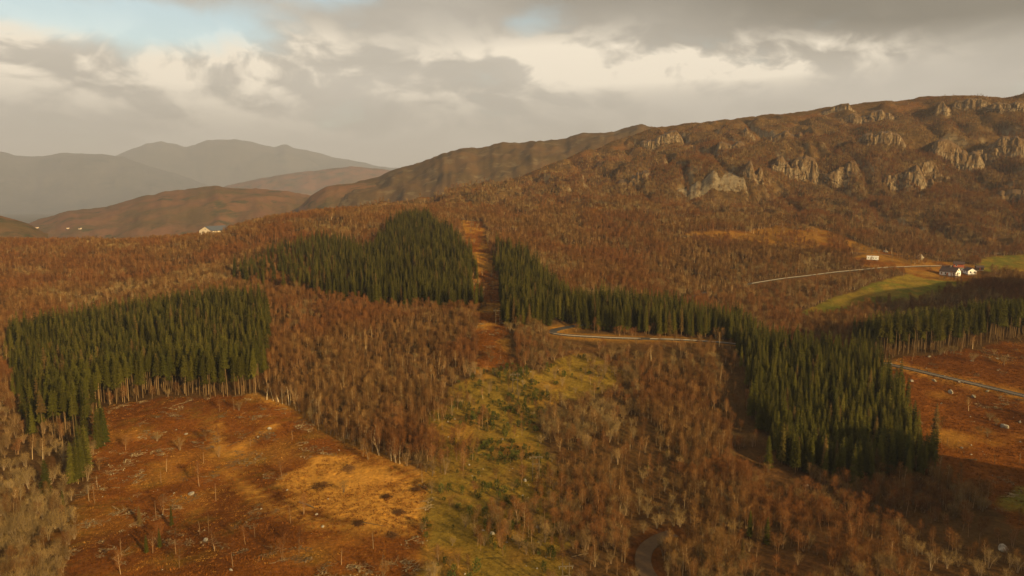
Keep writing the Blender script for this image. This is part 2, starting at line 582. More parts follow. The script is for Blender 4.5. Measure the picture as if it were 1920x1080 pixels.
n1 = fbm(GX / 16 + 4, GY / 16, 4)
n2 = fbm(GX / 38 + 8, GY / 38 + 2, 3)
n3 = fbm(GX / 7 + 1, GY / 7 + 9, 3)
jx, jy = GX + n3 * 5, GY + n1 * 6
blendc(sstep(n2, -0.1, 0.6) * 0.6, COL['russet'])
m = inside(CLEAR, jx, jy).astype(float)
blendc(m, COL['bracken'])
blendc(m * sstep(n1, 0.1, 0.6) * 0.45, COL['straw'] * 0.7)
blendc(m * sstep(-n2, 0.0, 0.4) * 0.8, COL['bracken2'])
blendc(m * sstep(fbm(GX / 5 + 3, GY / 5, 3), 0.15, 0.5) * 0.45, COL['olive'] * 0.8)
m = inside(TAN, jx, jy).astype(float)
blendc(m, COL['straw'] * 1.15)
blendc(m * sstep(n3, 0.3, 0.7) * 0.6, COL['bracken'])
m = inside(MEADOW, jx, jy).astype(float)
blendc(m, COL['olive'])
blendc(m * sstep(n1, 0.1, 0.5) * 0.7, COL['straw'] * 0.8)
blendc(m * sstep(n3, 0.2, 0.6) * 0.5, COL['russet'])
m = inside(CORRIDOR, jx, jy).astype(float)
blendc(m * 0.9, COL['bracken'])
blendc(m * sstep(n1, -0.05, 0.3), COL['straw'] * 0.75)
m = inside(RIGHT_OPEN, jx, jy).astype(float)
blendc(m, COL['bracken'] * 0.9)
blendc(m * sstep(n1, 0.05, 0.45) * 0.8, COL['straw'] * 0.7)
blendc(m * sstep(-n2, 0.0, 0.4) * 0.8, COL['bracken2'])
for F in (FIELD, FIELD_FAR, PATCH_R):
    m = inside(F, GX + n3 * 2, GY + n1 * 3).astype(float)
    blendc(m, COL['field'])
    blendc(m * sstep(n1 + 0.5 * n2, -0.25, 0.3) * 0.8, COL['olive'])
    blendc(m * sstep(n3, 0.2, 0.5) * 0.4, COL['straw'] * 0.7)
for F in [OPEN_HILL, OPEN_FARM] + KNOLLS:
    m = inside(F, jx, jy).astype(float)
    blendc(m * 0.8, COL['straw'] * 0.55)
    blendc(m * sstep(n1, -0.05, 0.35) * 0.85, COL['bracken'] * 0.8)
gzx = np.gradient(GZ, XS, axis=0)
gzy = np.gradient(GZ, YS, axis=1)
slope = np.hypot(gzx, gzy)
hh = hill_mask(GX, GY)
blendc(hh, COL['heath'])
blendc(hh * sstep(n2, 0.1, 0.6) * 0.7, COL['russet'])
blendc(hh * sstep(slope + n1 * 0.5 + n3 * 0.3, 1.15, 1.6) * 0.85 * sstep(n2 + 0.0008 * (GX - 100), -0.25, 0.25), COL['rock'])
blendc(sstep(np.hypot(GX, GY), 1500, 2400), COL['farland'])
for L_ in (poly((512, 800), (470, 826), (438, 852)), poly((430, 888), (500, 950), (600, 985), (700, 992), (775, 1000)), poly((405, 800), (410, 850)), poly((470, 742), (560, 768), (650, 826), (780, 888))):
    d, t = dist_line(L_, GX, GY)
    blendc((1 - sstep(d, 1.0, 3.2)) * 0.75, COL['straw'])
d, t = dist_line(ROAD_MAIN, GX, GY)
blendc((1 - sstep(d, 4, 7)) * 0.8, COL['straw'] * 0.7)
d, t = dist_line(TRACK, GX, GY)
blendc((1 - sstep(d, 4, 6)) * 0.8, COL['bracken2'])
col *= (1 + 0.22 * n3)[..., None]


# ------------------------------------------------------------------ materials
def new_mat(name):
    m = bpy.data.materials.new(name)
    m.use_nodes = True
    m.node_tree.nodes.clear()
    t = NT(m.node_tree)
    b = t.n('ShaderNodeBsdfPrincipled')
    b.inputs['Roughness'].default_value = 0.9
    b.inputs['Specular IOR Level'].default_value = 0.15
    o = t.n('ShaderNodeOutputMaterial')
    t.l(b.outputs[0], o.inputs[0])
    return m, t, b


def ground_mat():
    m, t, b = new_mat('ground_cover')
    a = t.n('ShaderNodeAttribute', attribute_name='cover')
    g = t.n('ShaderNodeNewGeometry')
    p = g.outputs['Position']
    f1 = t.noise(p, 0.11, 6, 0.65)
    f2 = t.noise(p, 0.9, 5, 0.7)
    f3 = t.noise(t.scale(p, (1, 1, 0.3)), 0.35, 4, 0.6, 0.8)
    k = t.math('MULTIPLY', t.math('ADD', t.math('MULTIPLY', f1, 1.3), 0.35), t.math('ADD', t.math('MULTIPLY', f2, 1.5), 0.25))
    cc = t.mix(1.0, a.outputs['Color'], (1, 1, 1), 'MULTIPLY')
    mul = t.n('ShaderNodeVectorMath', operation='SCALE')
    t.l(cc, mul.inputs[0])
    t.l(k, mul.inputs['Scale'])
    warm = t.mix(t.step(f3, 0.52, 0.72), mul.outputs[0], t.mix(1.0, mul.outputs[0], (1.35, 1.3, 1.05), 'MULTIPLY'))
    t.l(warm, b.inputs['Base Color'])
    bp = t.n('ShaderNodeBump')
    bp.inputs['Strength'].default_value = 0.9
    bp.inputs['Distance'].default_value = 0.8
    t.l(f2, bp.inputs['Height'])
    t.l(bp.outputs[0], b.inputs['Normal'])
    b.inputs['Specular IOR Level'].default_value = 0.0
    b.inputs['Roughness'].default_value = 1.0
    return m


def tint_mat(name, ca, cb, cc, spec=0.0, rough=0.95, locscale=0.016, power=1.0, rare=None):
    """colour that differs from plant to plant and drifts slowly over the land"""
    m, t, b = new_mat(name)
    oi = t.n('ShaderNodeObjectInfo')
    r = oi.outputs['Random']
    base = t.mix(t.math('POWER', r, power), ca, cb)
    drift = t.step(t.noise(oi.outputs['Location'], locscale, 3, 0.6), 0.42, 0.62)
    base = t.mix(drift, base, cc)
    if rare:
        base = t.mix(t.step(t.math('FRACT', t.math('MULTIPLY', r, 7.31)), 0.95, 0.97), base, rare)
    k = t.math('ADD', t.math('MULTIPLY', t.math('FRACT', t.math('MULTIPLY', r, 13.7)), 0.8), 0.6)
    mul = t.n('ShaderNodeVectorMath', operation='SCALE')
    t.l(base, mul.inputs[0])
    t.l(k, mul.inputs['Scale'])
    t.l(mul.outputs[0], b.inputs['Base Color'])
    b.inputs['Specular IOR Level'].default_value = spec
    b.inputs['Roughness'].default_value = rough
    return m


def rock_mat(name, light, dark, moss, sc=0.35, vert=0.35):
    m, t, b = new_mat(name)
    g = t.n('ShaderNodeNewGeometry')
    p = g.outputs['Position']
    f = t.noise(t.scale(p, (1, 1, vert)), sc, 8, 0.65, 0.6)
    f2 = t.noise(p, sc * 0.35, 4, 0.6)
    f3 = t.noise(p, sc * 5, 4, 0.7)
    base = t.mix(t.step(f, 0.36, 0.62), dark, light)
    base = t.mix(t.step(f2, 0.52, 0.66), base, moss)
    base = t.mix(t.math('MULTIPLY', f3, 0.55), base, (0.02, 0.017, 0.012))
    t.l(base, b.inputs['Base Color'])
    bp = t.n('ShaderNodeBump')
    bp.inputs['Strength'].default_value = 0.8
    bp.inputs['Distance'].default_value = 0.4 / sc * 0.35
    t.l(f, bp.inputs['Height'])
    t.l(bp.outputs[0], b.inputs['Normal'])
    return m


def cliff_mat():
    m, t, b = new_mat('cliff_stone')
    g = t.n('ShaderNodeNewGeometry')
    p = g.outputs['Position']
    f = t.noise(t.scale(p, (1, 1, 0.22)), 0.30, 8, 0.65, 0.8)
    f2 = t.noise(t.scale(p, (1, 1, 0.6)), 0.075, 5, 0.6)
    f3 = t.noise(p, 1.1, 5, 0.7)
    base = t.mix(t.step(f, 0.38, 0.60), (0.064, 0.041, 0.020), (0.29, 0.208, 0.110))
    base = t.mix(t.math('MULTIPLY', f3, 0.6), base, (0.045, 0.032, 0.020))
    sepn = t.n('ShaderNodeSeparateXYZ')
    t.l(g.outputs['True Normal'], sepn.inputs[0])
    nz = t.math('ABSOLUTE', sepn.outputs[2])
    veg = t.step(t.math('ADD', t.math('MULTIPLY', nz, 0.9), t.math('MULTIPLY', f2, 0.9)), 0.68, 0.98)
    base = t.mix(veg, base, t.mix(f3, (0.070, 0.036, 0.012), (0.130, 0.075, 0.026)))
    t.l(base, b.inputs['Base Color'])
    bp = t.n('ShaderNodeBump')
    bp.inputs['Strength'].default_value = 0.9
    bp.inputs['Distance'].default_value = 1.2
    t.l(f, bp.inputs['Height'])
    t.l(bp.outputs[0], b.inputs['Normal'])
    return m


def plain_mat(name, c_, rough=0.8, spec=0.3, metal=0.0, var=0.25, sc=1.5):
    m, t, b = new_mat(name)
    g = t.n('ShaderNodeNewGeometry')
    f = t.noise(g.outputs['Position'], sc, 5, 0.65)
    lo = tuple(x * (1 - var) for x in c_)
    hi = tuple(min(1, x * (1 + var)) for x in c_)
    t.l(t.mix(f, lo, hi), b.inputs['Base Color'])
    b.inputs['Roughness'].default_value = rough
    b.inputs['Specular IOR Level'].default_value = spec
    b.inputs['Metallic'].default_value = metal
    return m


def far_mat(name, ca, cb, cc, sc):
    m, t, b = new_mat(name)
    g = t.n('ShaderNodeNewGeometry')
    p = g.outputs['Position']
    base = t.mix(t.step(t.noise(p, sc, 6, 0.6), 0.35, 0.65), ca, cb)
    base = t.mix(t.step(t.noise(t.scale(p, (1, 1, 2.5)), sc * 1.7, 5, 0.65), 0.52, 0.68), base, cc)
    base = t.mix(t.math('MULTIPLY', t.noise(p, sc * 14, 4, 0.7), 0.6), base, (0.012, 0.009, 0.004))
    t.l(base, b.inputs['Base Color'])
    b.inputs['Specular IOR Level'].default_value = 0
    return m


M = {}
M['ground'] = ground_mat()
M['birch_bark'] = tint_mat('birch_bark', (0.17, 0.100, 0.048), (0.48, 0.35, 0.19), (0.20, 0.115, 0.055), power=3.0)
M['pale_bark'] = tint_mat('pale_birch_bark', (0.36, 0.26, 0.14), (0.52, 0.40, 0.24), (0.42, 0.31, 0.17))
M['birch_twig'] = tint_mat('birch_twigs', (0.100, 0.044, 0.014), (0.185, 0.098, 0.030), (0.140, 0.054, 0.016))
M['pale_twig'] = tint_mat('pale_twigs', (0.175, 0.110, 0.038), (0.260, 0.172, 0.064), (0.160, 0.090, 0.030))
M['grey_bark'] = tint_mat('grey_bark', (0.16, 0.115, 0.065), (0.24, 0.17, 0.10), (0.19, 0.12, 0.065))
M['needles'] = tint_mat('spruce_needles', (0.030, 0.033, 0.005), (0.090, 0.073, 0.010), (0.052, 0.047, 0.006), 0.05, rare=(0.105, 0.062, 0.018))
M['spruce_bark'] = tint_mat('spruce_bark', (0.105, 0.064, 0.028), (0.24, 0.155, 0.072), (0.15, 0.092, 0.040))
M['dead_branch'] = tint_mat('dead_branches', (0.075, 0.048, 0.024), (0.10, 0.062, 0.030), (0.085, 0.052, 0.022))
M['juniper'] = tint_mat('juniper_needles', (0.045, 0.052, 0.012), (0.066, 0.066, 0.014), (0.054, 0.058, 0.012))
M['grass_dry'] = tint_mat('dry_grass', (0.26, 0.120, 0.022), (0.38, 0.190, 0.037), (0.25, 0.102, 0.017), locscale=0.05)
M['fern'] = tint_mat('dead_bracken', (0.13, 0.043, 0.008), (0.19, 0.068, 0.012), (0.10, 0.033, 0.007), locscale=0.05)
M['grass_olive'] = tint_mat('moor_grass', (0.12, 0.082, 0.012), (0.19, 0.118, 0.020), (0.19, 0.10, 0.018), locscale=0.05)
M['slash'] = tint_mat('cut_wood', (0.15, 0.105, 0.055), (0.26, 0.19, 0.10), (0.13, 0.085, 0.045))
M['brush'] = tint_mat('brush_wood', (0.075, 0.036, 0.015), (0.115, 0.058, 0.024), (0.085, 0.04, 0.016))
M['boulder'] = rock_mat('boulder_stone', (0.42, 0.36, 0.27), (0.26, 0.21, 0.15), (0.20, 0.16, 0.08), 1.2, 1.0)
M['cliff'] = cliff_mat()
M['slab'] = rock_mat('slab_stone', (0.25, 0.185, 0.100), (0.15, 0.105, 0.055), (0.10, 0.060, 0.024), 0.14, 0.5)
M['asphalt'] = plain_mat('asphalt', (0.048, 0.039, 0.029), 0.85, 0.2, 0, 0.3, 2.0)
M['gravel'] = plain_mat('gravel', (0.080, 0.047, 0.023), 0.95, 0.1, 0, 0.4, 1.2)
M['rail'] = plain_mat('galvanised_steel', (0.33, 0.275, 0.21), 0.6, 0.4, 0.2, 0.12, 3.0)
M['post'] = plain_mat('weathered_post', (0.20, 0.17, 0.13), 0.8, 0.2, 0, 0.3, 3.0)
M['pole'] = plain_mat('pole_wood', (0.095, 0.066, 0.036), 0.85, 0.2, 0, 0.25, 2.0)
M['insulator'] = plain_mat('insulator_glass', (0.12, 0.12, 0.10), 0.3, 0.5, 0, 0.1, 2.0)
M['white_paint'] = plain_mat('white_boards', (0.80, 0.77, 0.70), 0.7, 0.3, 0, 0.06, 2.0)
M['cream_paint'] = plain_mat('cream_boards', (0.58, 0.46, 0.32), 0.7, 0.3, 0, 0.08, 2.0)
M['red_paint'] = plain_mat('red_boards', (0.36, 0.095, 0.045), 0.8, 0.2, 0, 0.2, 2.0)
M['dark_roof'] = plain_mat('dark_roof_tiles', (0.060, 0.034, 0.026), 0.8, 0.3, 0, 0.3, 2.5)
M['slate_roof'] = plain_mat('slate_roof', (0.065, 0.070, 0.080), 0.6, 0.4, 0, 0.2, 2.5)
M['glass'] = plain_mat('window_glass', (0.03, 0.035, 0.04), 0.12, 0.5, 0, 0.1, 1.0)
M['stone_base'] = plain_mat('foundation_stone', (0.22, 0.19, 0.15), 0.9, 0.2, 0, 0.25, 1.5)
M['far_hill'] = far_mat('far_hill_cover', (0.19, 0.090, 0.042), (0.12, 0.075, 0.030), (0.055, 0.052, 0.020), 0.007)
M['far_ridge'] = far_mat('far_ridge_cover', (0.120, 0.066, 0.025), (0.090, 0.056, 0.021), (0.165, 0.115, 0.058), 0.012)
M['mountain'] = far_mat('mountain_cover', (0.095, 0.085, 0.072), (0.070, 0.066, 0.054), (0.050, 0.054, 0.044), 0.0016)

# ------------------------------------------------------------------ ground and hillside (one height field, cut in two along the foot of the hill)
NX, NY = GX.shape
idx = np.arange(NX * NY).reshape(NX, NY)
q = np.stack([idx[:-1, :-1], idx[1:, :-1], idx[1:, 1:], idx[:-1, 1:]], -1).reshape(-1, 4)
cx = (GX[:-1, :-1] + GX[1:, 1:]).ravel() / 2
cyy = (GY[:-1, :-1] + GY[1:, 1:]).ravel() / 2
ishill = (hill_mask(cx, cyy) > 0.5) & (cyy < 2100) & (cx < 1700)
V = np.stack([GX, GY, GZ], -1).reshape(-1, 3)
CV = np.clip(col.reshape(-1, 3), 0, 1)


def sheet(name, quads):
    used, inv = np.unique(quads, return_inverse=True)
    inv = inv.reshape(-1, 4)
    me = bpy.data.meshes.new(name)
    me.vertices.add(len(used))
    me.vertices.foreach_set('co', V[used].ravel())
    me.loops.add(inv.size)
    me.loops.foreach_set('vertex_index', inv.ravel().astype(np.int32))
    me.polygons.add(len(inv))
    me.polygons.foreach_set('loop_start', np.arange(0, inv.size, 4, dtype=np.int32))
    me.update(calc_edges=True)
    me.polygons.foreach_set('use_smooth', np.ones(len(inv), bool))
    ca = me.attributes.new('cover', 'FLOAT_COLOR', 'POINT')
    ca.data.foreach_set('color', np.c_[CV[used], np.ones(len(used))].ravel().astype(np.float32))
    me.materials.append(M['ground'])
    me.update()
    return link(name, me)


tag(sheet('ground', q[~ishill]), kind='structure', label='rolling moorland floor of bracken, dry grass and woodland litter')
tag(sheet('hillside', q[ishill]), kind='structure', label='long rocky brown hillside rising beyond the farm')


def ridge(name, prof, Y0, front, back, base, mat, label, amp, sc, nx=150, ny=60):
    """a hill whose skyline passes through the given pixels at distance Y0"""
    P = np.array([pt(u, v, Y0) for u, v in prof])
    xs = np.linspace(P[0, 0], P[-1, 0], nx)
    top = np.interp(xs, P[:, 0], P[:, 2])
    k = np.array([1, 2, 1]) / 4
    top = np.convolve(np.r_[top[:1], top, top[-1:]], k, 'valid')
    top = top + amp * 0.22 * fbm(xs / sc * 4 + 5, xs * 0, 4)
    ts = np.r_[np.linspace(-1, 0, int(ny * 0.7), endpoint=False), np.linspace(0, 1, ny - int(ny * 0.7))]
    vs, fs = [], []
    for i, x in enumerate(xs):
        for t_ in ts:
            y = Y0 + (t_ * front if t_ < 0 else t_ * back)
            s = 0.5 + 0.5 * math.cos(math.pi * t_)
            s = s ** 0.8 if t_ < 0 else s
            n = float(fbm(np.array(x / sc), np.array(y / sc), 5, 0.55))
            r = float(np.abs(fbm(np.array(x / sc * 0.7 + 3), np.array(y / sc * 0.4), 4)))
            z = base + (top[i] - base) * s + (n * amp + (0.2 - r) * amp * 1.6) * (0.12 + 0.88 * math.sin(math.pi * min(1, abs(t_))))
            vs.append((x * (y / Y0), y, z))
    ny_ = len(ts)
    for i in range(nx - 1):
        for j in range(ny_ - 1):
            a = i * ny_ + j
            fs.append((a, a + ny_, a + ny_ + 1, a + 1))
    o = link(name, mesh_np(name, vs, fs, [mat], smooth=True))
    return tag(o, label, kind='structure')


ridge('hill', [(40, 425), (70, 412), (130, 396), (200, 388), (260, 370), (300, 362), (345, 354), (400, 348), (430, 351), (480, 354), (530, 358), (580, 366), (640, 385), (720, 420)],
      2600, 1000, 700, -48, M['far_hill'], 'low russet wooded hill beyond the white barn', 16, 120)
ridge('hill', [(585, 380), (640, 352), (690, 338), (740, 321), (770, 308), (800, 300), (830, 287), (850, 283), (900, 279), (960, 271), (1010, 267), (1060, 262), (1085, 253), (1110, 249), (1150, 247), (1185, 240), (1205, 238), (1250, 245), (1320, 252), (1420, 275)],
      2250, 1050, 700, -10, M['far_ridge'], 'long hazy brown ridge behind the craggy shoulder', 20, 110, 240, 90)
ridge('hill', [(560, 390), (585, 365), (610, 350), (650, 344), (700, 343), (760, 350), (840, 380)], 2050, 500, 400, -30, M['far_hill'], 'brown spur at the left foot of the long ridge', 10, 90, 80, 40)
ridge('hill', [(-900, 350), (-700, 372), (-500, 352), (-300, 362), (-140, 372), (-60, 392), (-10, 402), (20, 409), (50, 418), (90, 440)], 1350, 260, 300, -8, M['far_hill'], 'dark wooded knoll at the left edge of the valley', 5, 60, 130, 30)
ridge('hill', [(380, 362), (430, 348), (480, 336), (540, 326), (580, 322), (620, 317), (660, 313), (700, 315), (740, 322), (820, 335), (900, 350)], 7000, 1500, 1200, -110, M['far_hill'], 'hazy grey hill behind the russet hill', 40, 360)
ridge('mountain', [(-420, 262), (-250, 250), (-120, 268), (-40, 276), (0, 284), (40, 292), (75, 293), (110, 288), (150, 287), (190, 289), (230, 298), (300, 318), (380, 345), (470, 372)],
      11500, 3000, 2600, -130, M['mountain'], 'nearer grey mountain shoulder at the left edge', 90, 800, 220, 60)
ridge('mountain', [(60, 330), (150, 310), (215, 291), (245, 279), (275, 271), (305, 267), (330, 270), (350, 276), (366, 272), (380, 265), (405, 262), (440, 263), (480, 268), (515, 277), (527, 273), (535, 271), (550, 278), (600, 288), (640, 297), (700, 309), (800, 322), (950, 335), (1100, 345)],
      14500, 3600, 3000, -130, M['mountain'], 'farthest pale mountain range under the low cloud', 110, 950, 260, 60)


# ------------------------------------------------------------------ roads, rails
def ribbon(P, z, hw, lift=0.0):
    t = np.gradient(P, axis=0)
    t /= np.linalg.norm(t, axis=1)[:, None] + 1e-9
    nrm = np.c_[-t[:, 1], t[:, 0]]
    L = np.c_[P + nrm * hw, z + lift]
    Rr = np.c_[P - nrm * hw, z + lift]
    return L, Rr


def road(name, P, z, hw, mat, label):
    L, Rr = ribbon(P, z, hw)
    n = len(P)
    lo = np.array([0, 0, 0.5])
    vs = np.vstack([L, Rr, L - lo, Rr - lo])
    fs = []
    for i in range(n - 1):
        fs += [(n + i, n + i + 1, i + 1, i), (i, i + 1, 2 * n + i + 1, 2 * n + i), (n + i + 1, n + i, 3 * n + i, 3 * n + i + 1)]
    o = link(name, mesh_np(name, vs, fs, [mat]))
    return tag(o, label, kind='structure')


road('road', ROAD_MAIN, road_z[0], 2.4, M['asphalt'], 'narrow asphalt road along the foot of the spruce stands')
road('road', ROAD_FARM, road_z[1], 2.1, M['asphalt'], 'narrow farm road curving up to the white house')
road('road', ROAD_HILL, road_z[2], 1.9, M['gravel'], 'gravel road along the grassy foot of the hillside')
road('road', TRACK, road_z[3], 2.0, M['gravel'], 'grey gravel bend among the birches at the bottom edge')


def guardrail(P, z, off, s0, s1, label):
    """steel beam on posts beside a road, between arc lengths s0 and s1"""
    t = np.gradient(P, axis=0)
    t /= np.linalg.norm(t, axis=1)[:, None] + 1e-9
    Q = P + np.c_[-t[:, 1], t[:, 0]] * off
    s = np.r_[0, np.cumsum(np.hypot(*np.diff(P, axis=0).T))]
    ss = np.arange(s0, s1, 3.0)
    X, Y, Z = np.interp(ss, s, Q[:, 0]), np.interp(ss, s, Q[:, 1]), np.interp(ss, s, z)
    root = empty('guardrail', (X[0], Y[0], Z[0]))
    tag(root, label, 'guardrail', 'roadside guardrails')
    prof = [(0.0, 0.44), (0.05, 0.50), (0.0, 0.57), (0.0, 0.60), (0.05, 0.67), (0.0, 0.74)]
    vs, fs = [], []
    for i in range(len(ss)):
        a = min(i, len(ss) - 2)
        dx_, dy_ = X[a + 1] - X[a], Y[a + 1] - Y[a]
        l_ = math.hypot(dx_, dy_)
        nx_, ny_ = -dy_ / l_ * np.sign(off), dx_ / l_ * np.sign(off)
        for w_, h_ in prof:
            vs.append((X[i] - X[0] + nx_ * (0.08 + w_), Y[i] - Y[0] + ny_ * (0.08 + w_), Z[i] - Z[0] + h_))
    k = len(prof)
    for i in range(len(ss) - 1):
        for j in range(k - 1):
            fs.append((i * k + j, (i + 1) * k + j, (i + 1) * k + j + 1, i * k + j + 1))
    link('beam', mesh_np('beam', vs, fs, [M['rail']]), root)
    g = Geo()
    g.box(-0.05, 0.05, -0.05, 0.05, -0.6, 0.72)
    pm = g.mesh('post', [M['post']])
    for i in range(len(ss)):
        link('post', pm, root, (X[i] - X[0], Y[i] - Y[0], Z[i] - Z[0]))


def arc_at(P, u):
    """arc length where the road passes column u of the photograph"""
    s = np.r_[0, np.cumsum(np.hypot(*np.diff(P, axis=0).T))]
    uu = proj(P[:, 0], P[:, 1], height(P[:, 0], P[:, 1]))[0]
    k0 = int(np.argmin(uu))
    return float(np.interp(u, uu[k0:], s[k0:]))


guardrail(ROAD_MAIN, road_z[0], -2.8, arc_at(ROAD_MAIN, 1030), arc_at(ROAD_MAIN, 1202), 'pale steel guardrail from the road bend to the gap below the spruces')
guardrail(ROAD_MAIN, road_z[0], -2.8, arc_at(ROAD_MAIN, 1216), arc_at(ROAD_MAIN, 1385), 'pale steel guardrail from the gap to the dark spruce corner')
guardrail(ROAD_MAIN, road_z[0], -2.8, arc_at(ROAD_MAIN, 1648), arc_at(ROAD_MAIN, 1960), 'pale steel guardrail crossing the boulder strewn clearing')
guardrail(ROAD_FARM, road_z[1], -2.5, arc_at(ROAD_FARM, 1405), arc_at(ROAD_FARM, 1765), 'pale steel guardrail along the farm road above the green field')
guardrail(ROAD_HILL, road_z[2], -2.3, arc_at(ROAD_HILL, 1150), arc_at(ROAD_HILL, 1205), 'short guardrail on the road at the foot of the hillside')

# ------------------------------------------------------------------ plant shapes
def uvec(theta, phi):
    return np.array([math.cos(theta) * math.cos(phi), math.sin(theta) * math.cos(phi), math.sin(phi)])


def birch_shape(h, spread, limbs, twigs, lean=0.35, tw=0.030, stems=1, start=0.32, up=0.9):
    """trunk (tapered, slightly bent, with limbs) and a crown of fine twigs"""
    T, K = Geo(), Geo()
    for s in range(stems):
        hs = h * (1 - 0.18 * s * rng.random())
        a0 = rng.random() * 6.28
        ln = lean * (1 if stems == 1 else 2.2)
        bx_, by_ = math.cos(a0) * ln, math.sin(a0) * ln
        ox, oy = (0, 0) if s == 0 else (math.cos(a0) * 0.25, math.sin(a0) * 0.25)
        ph = rng.random() * 6
        path = []
        for k in range(7):
            f = k / 6
            path.append(np.array([ox + bx_ * f ** 1.5 * hs / 5 + 0.08 * math.sin(ph + f * 5), oy + by_ * f ** 1.5 * hs / 5 + 0.08 * math.cos(ph + f * 4), hs * f * 0.97 - 0.25 * (k == 0)]))
        r0 = 0.013 * hs + 0.01
        T.tube(path, [r0 * (1 - 0.86 * k / 6) for k in range(7)], 5)

        def on(f):
            i = min(5, int(f * 6))
            w_ = f * 6 - i
            return path[i] * (1 - w_) + path[i + 1] * w_
        nl = max(4, limbs // stems)
        for i in range(nl):
            f = start + (0.97 - start) * (i + rng.random()) / nl
            p = on(f)
            th = i * 2.4 + rng.random()
            shape = math.sin(math.pi * min(1, (f - start) / (1 - start) * 0.75 + 0.22)) ** 0.7
            L = spread * shape * (0.75 + 0.5 * rng.random())
            d0 = uvec(th, 0.55 + 0.35 * rng.random())
            mid = p + d0 * L * 0.55
            end = mid + uvec(th + 0.3 * rng.normal(), up + 0.2 * rng.random()) * L * 0.6
            T.tube([p, mid, end], [r0 * 0.34 * (1 - 0.6 * f) + 0.008, r0 * 0.2 * (1 - 0.5 * f) + 0.006, 0.005], 3, cap=False)
            nt = int(twigs / (nl * stems) * (0.6 + 0.8 * shape))
            for q_ in range(nt):
                w_ = 0.2 + 0.8 * rng.random() ** 0.7
                b = p + (mid - p) * (w_ / 0.55) if w_ < 0.55 else mid + (end - mid) * ((w_ - 0.55) / 0.45)
                b = b + rng.normal(size=3) * (0.10 + 0.16 * L * w_)
                dd = uvec(th + rng.normal() * 1.0, 0.55 + 0.5 * rng.normal())
                K.sliver(b, dd, 0.45 + 0.55 * rng.random(), tw * (0.7 + 0.6 * rng.random()))
        for q_ in range(int(twigs * 0.08 / stems)):
            K.sliver(on(0.8 + 0.2 * rng.random()) + rng.normal(size=3) * 0.12, uvec(rng.random() * 6.28, 0.9 + 0.4 * rng.normal()), 0.5 + 0.4 * rng.random(), tw * 0.8)
    return T, K


def round_shape(h, w, stems, twigs, tw=0.034):
    """broad bare tree or bush that forks near the ground, with a dome of fine twigs"""
    T, K = Geo(), Geo()
    for s in range(stems):
        th = 6.28 * s / stems + rng.random()
        ln = w * (0.25 + 0.65 * rng.random())
        tip = np.array([math.cos(th) * ln, math.sin(th) * ln, h * (0.95 - 0.28 * (ln / w) ** 2)])
        mid = tip * np.array([0.35, 0.35, 0.5])
        r0 = 0.012 * h + 0.012
        T.tube([np.array([math.cos(th) * 0.12, math.sin(th) * 0.12, -0.25]), mid, tip], [r0, r0 * 0.6, 0.012], 4, cap=False)
        for k in range(7):
            f = 0.35 + 0.6 * (k + rng.random()) / 7
            p = mid * (f / 0.5) if f < 0.5 else mid + (tip - mid) * ((f - 0.5) / 0.5)
            e = p + uvec(th + rng.normal() * 1.2, 0.6 + 0.3 * rng.normal()) * w * 0.5
            T.tube([p, e], [r0 * 0.3, 0.008], 3, cap=False)
            for q_ in range(max(3, int(twigs / (stems * 7)))):
                b = p + (e - p) * (0.3 + 0.7 * rng.random()) + rng.normal(size=3) * w * 0.13
                dd = b / (np.linalg.norm(b) + 1e-6) * 0.7 + rng.normal(size=3) * 0.45 + np.array([0, 0, 0.35])
                K.sliver(b, dd, 0.4 + 0.5 * rng.random(), tw * (0.7 + 0.6 * rng.random()))
    return T, K


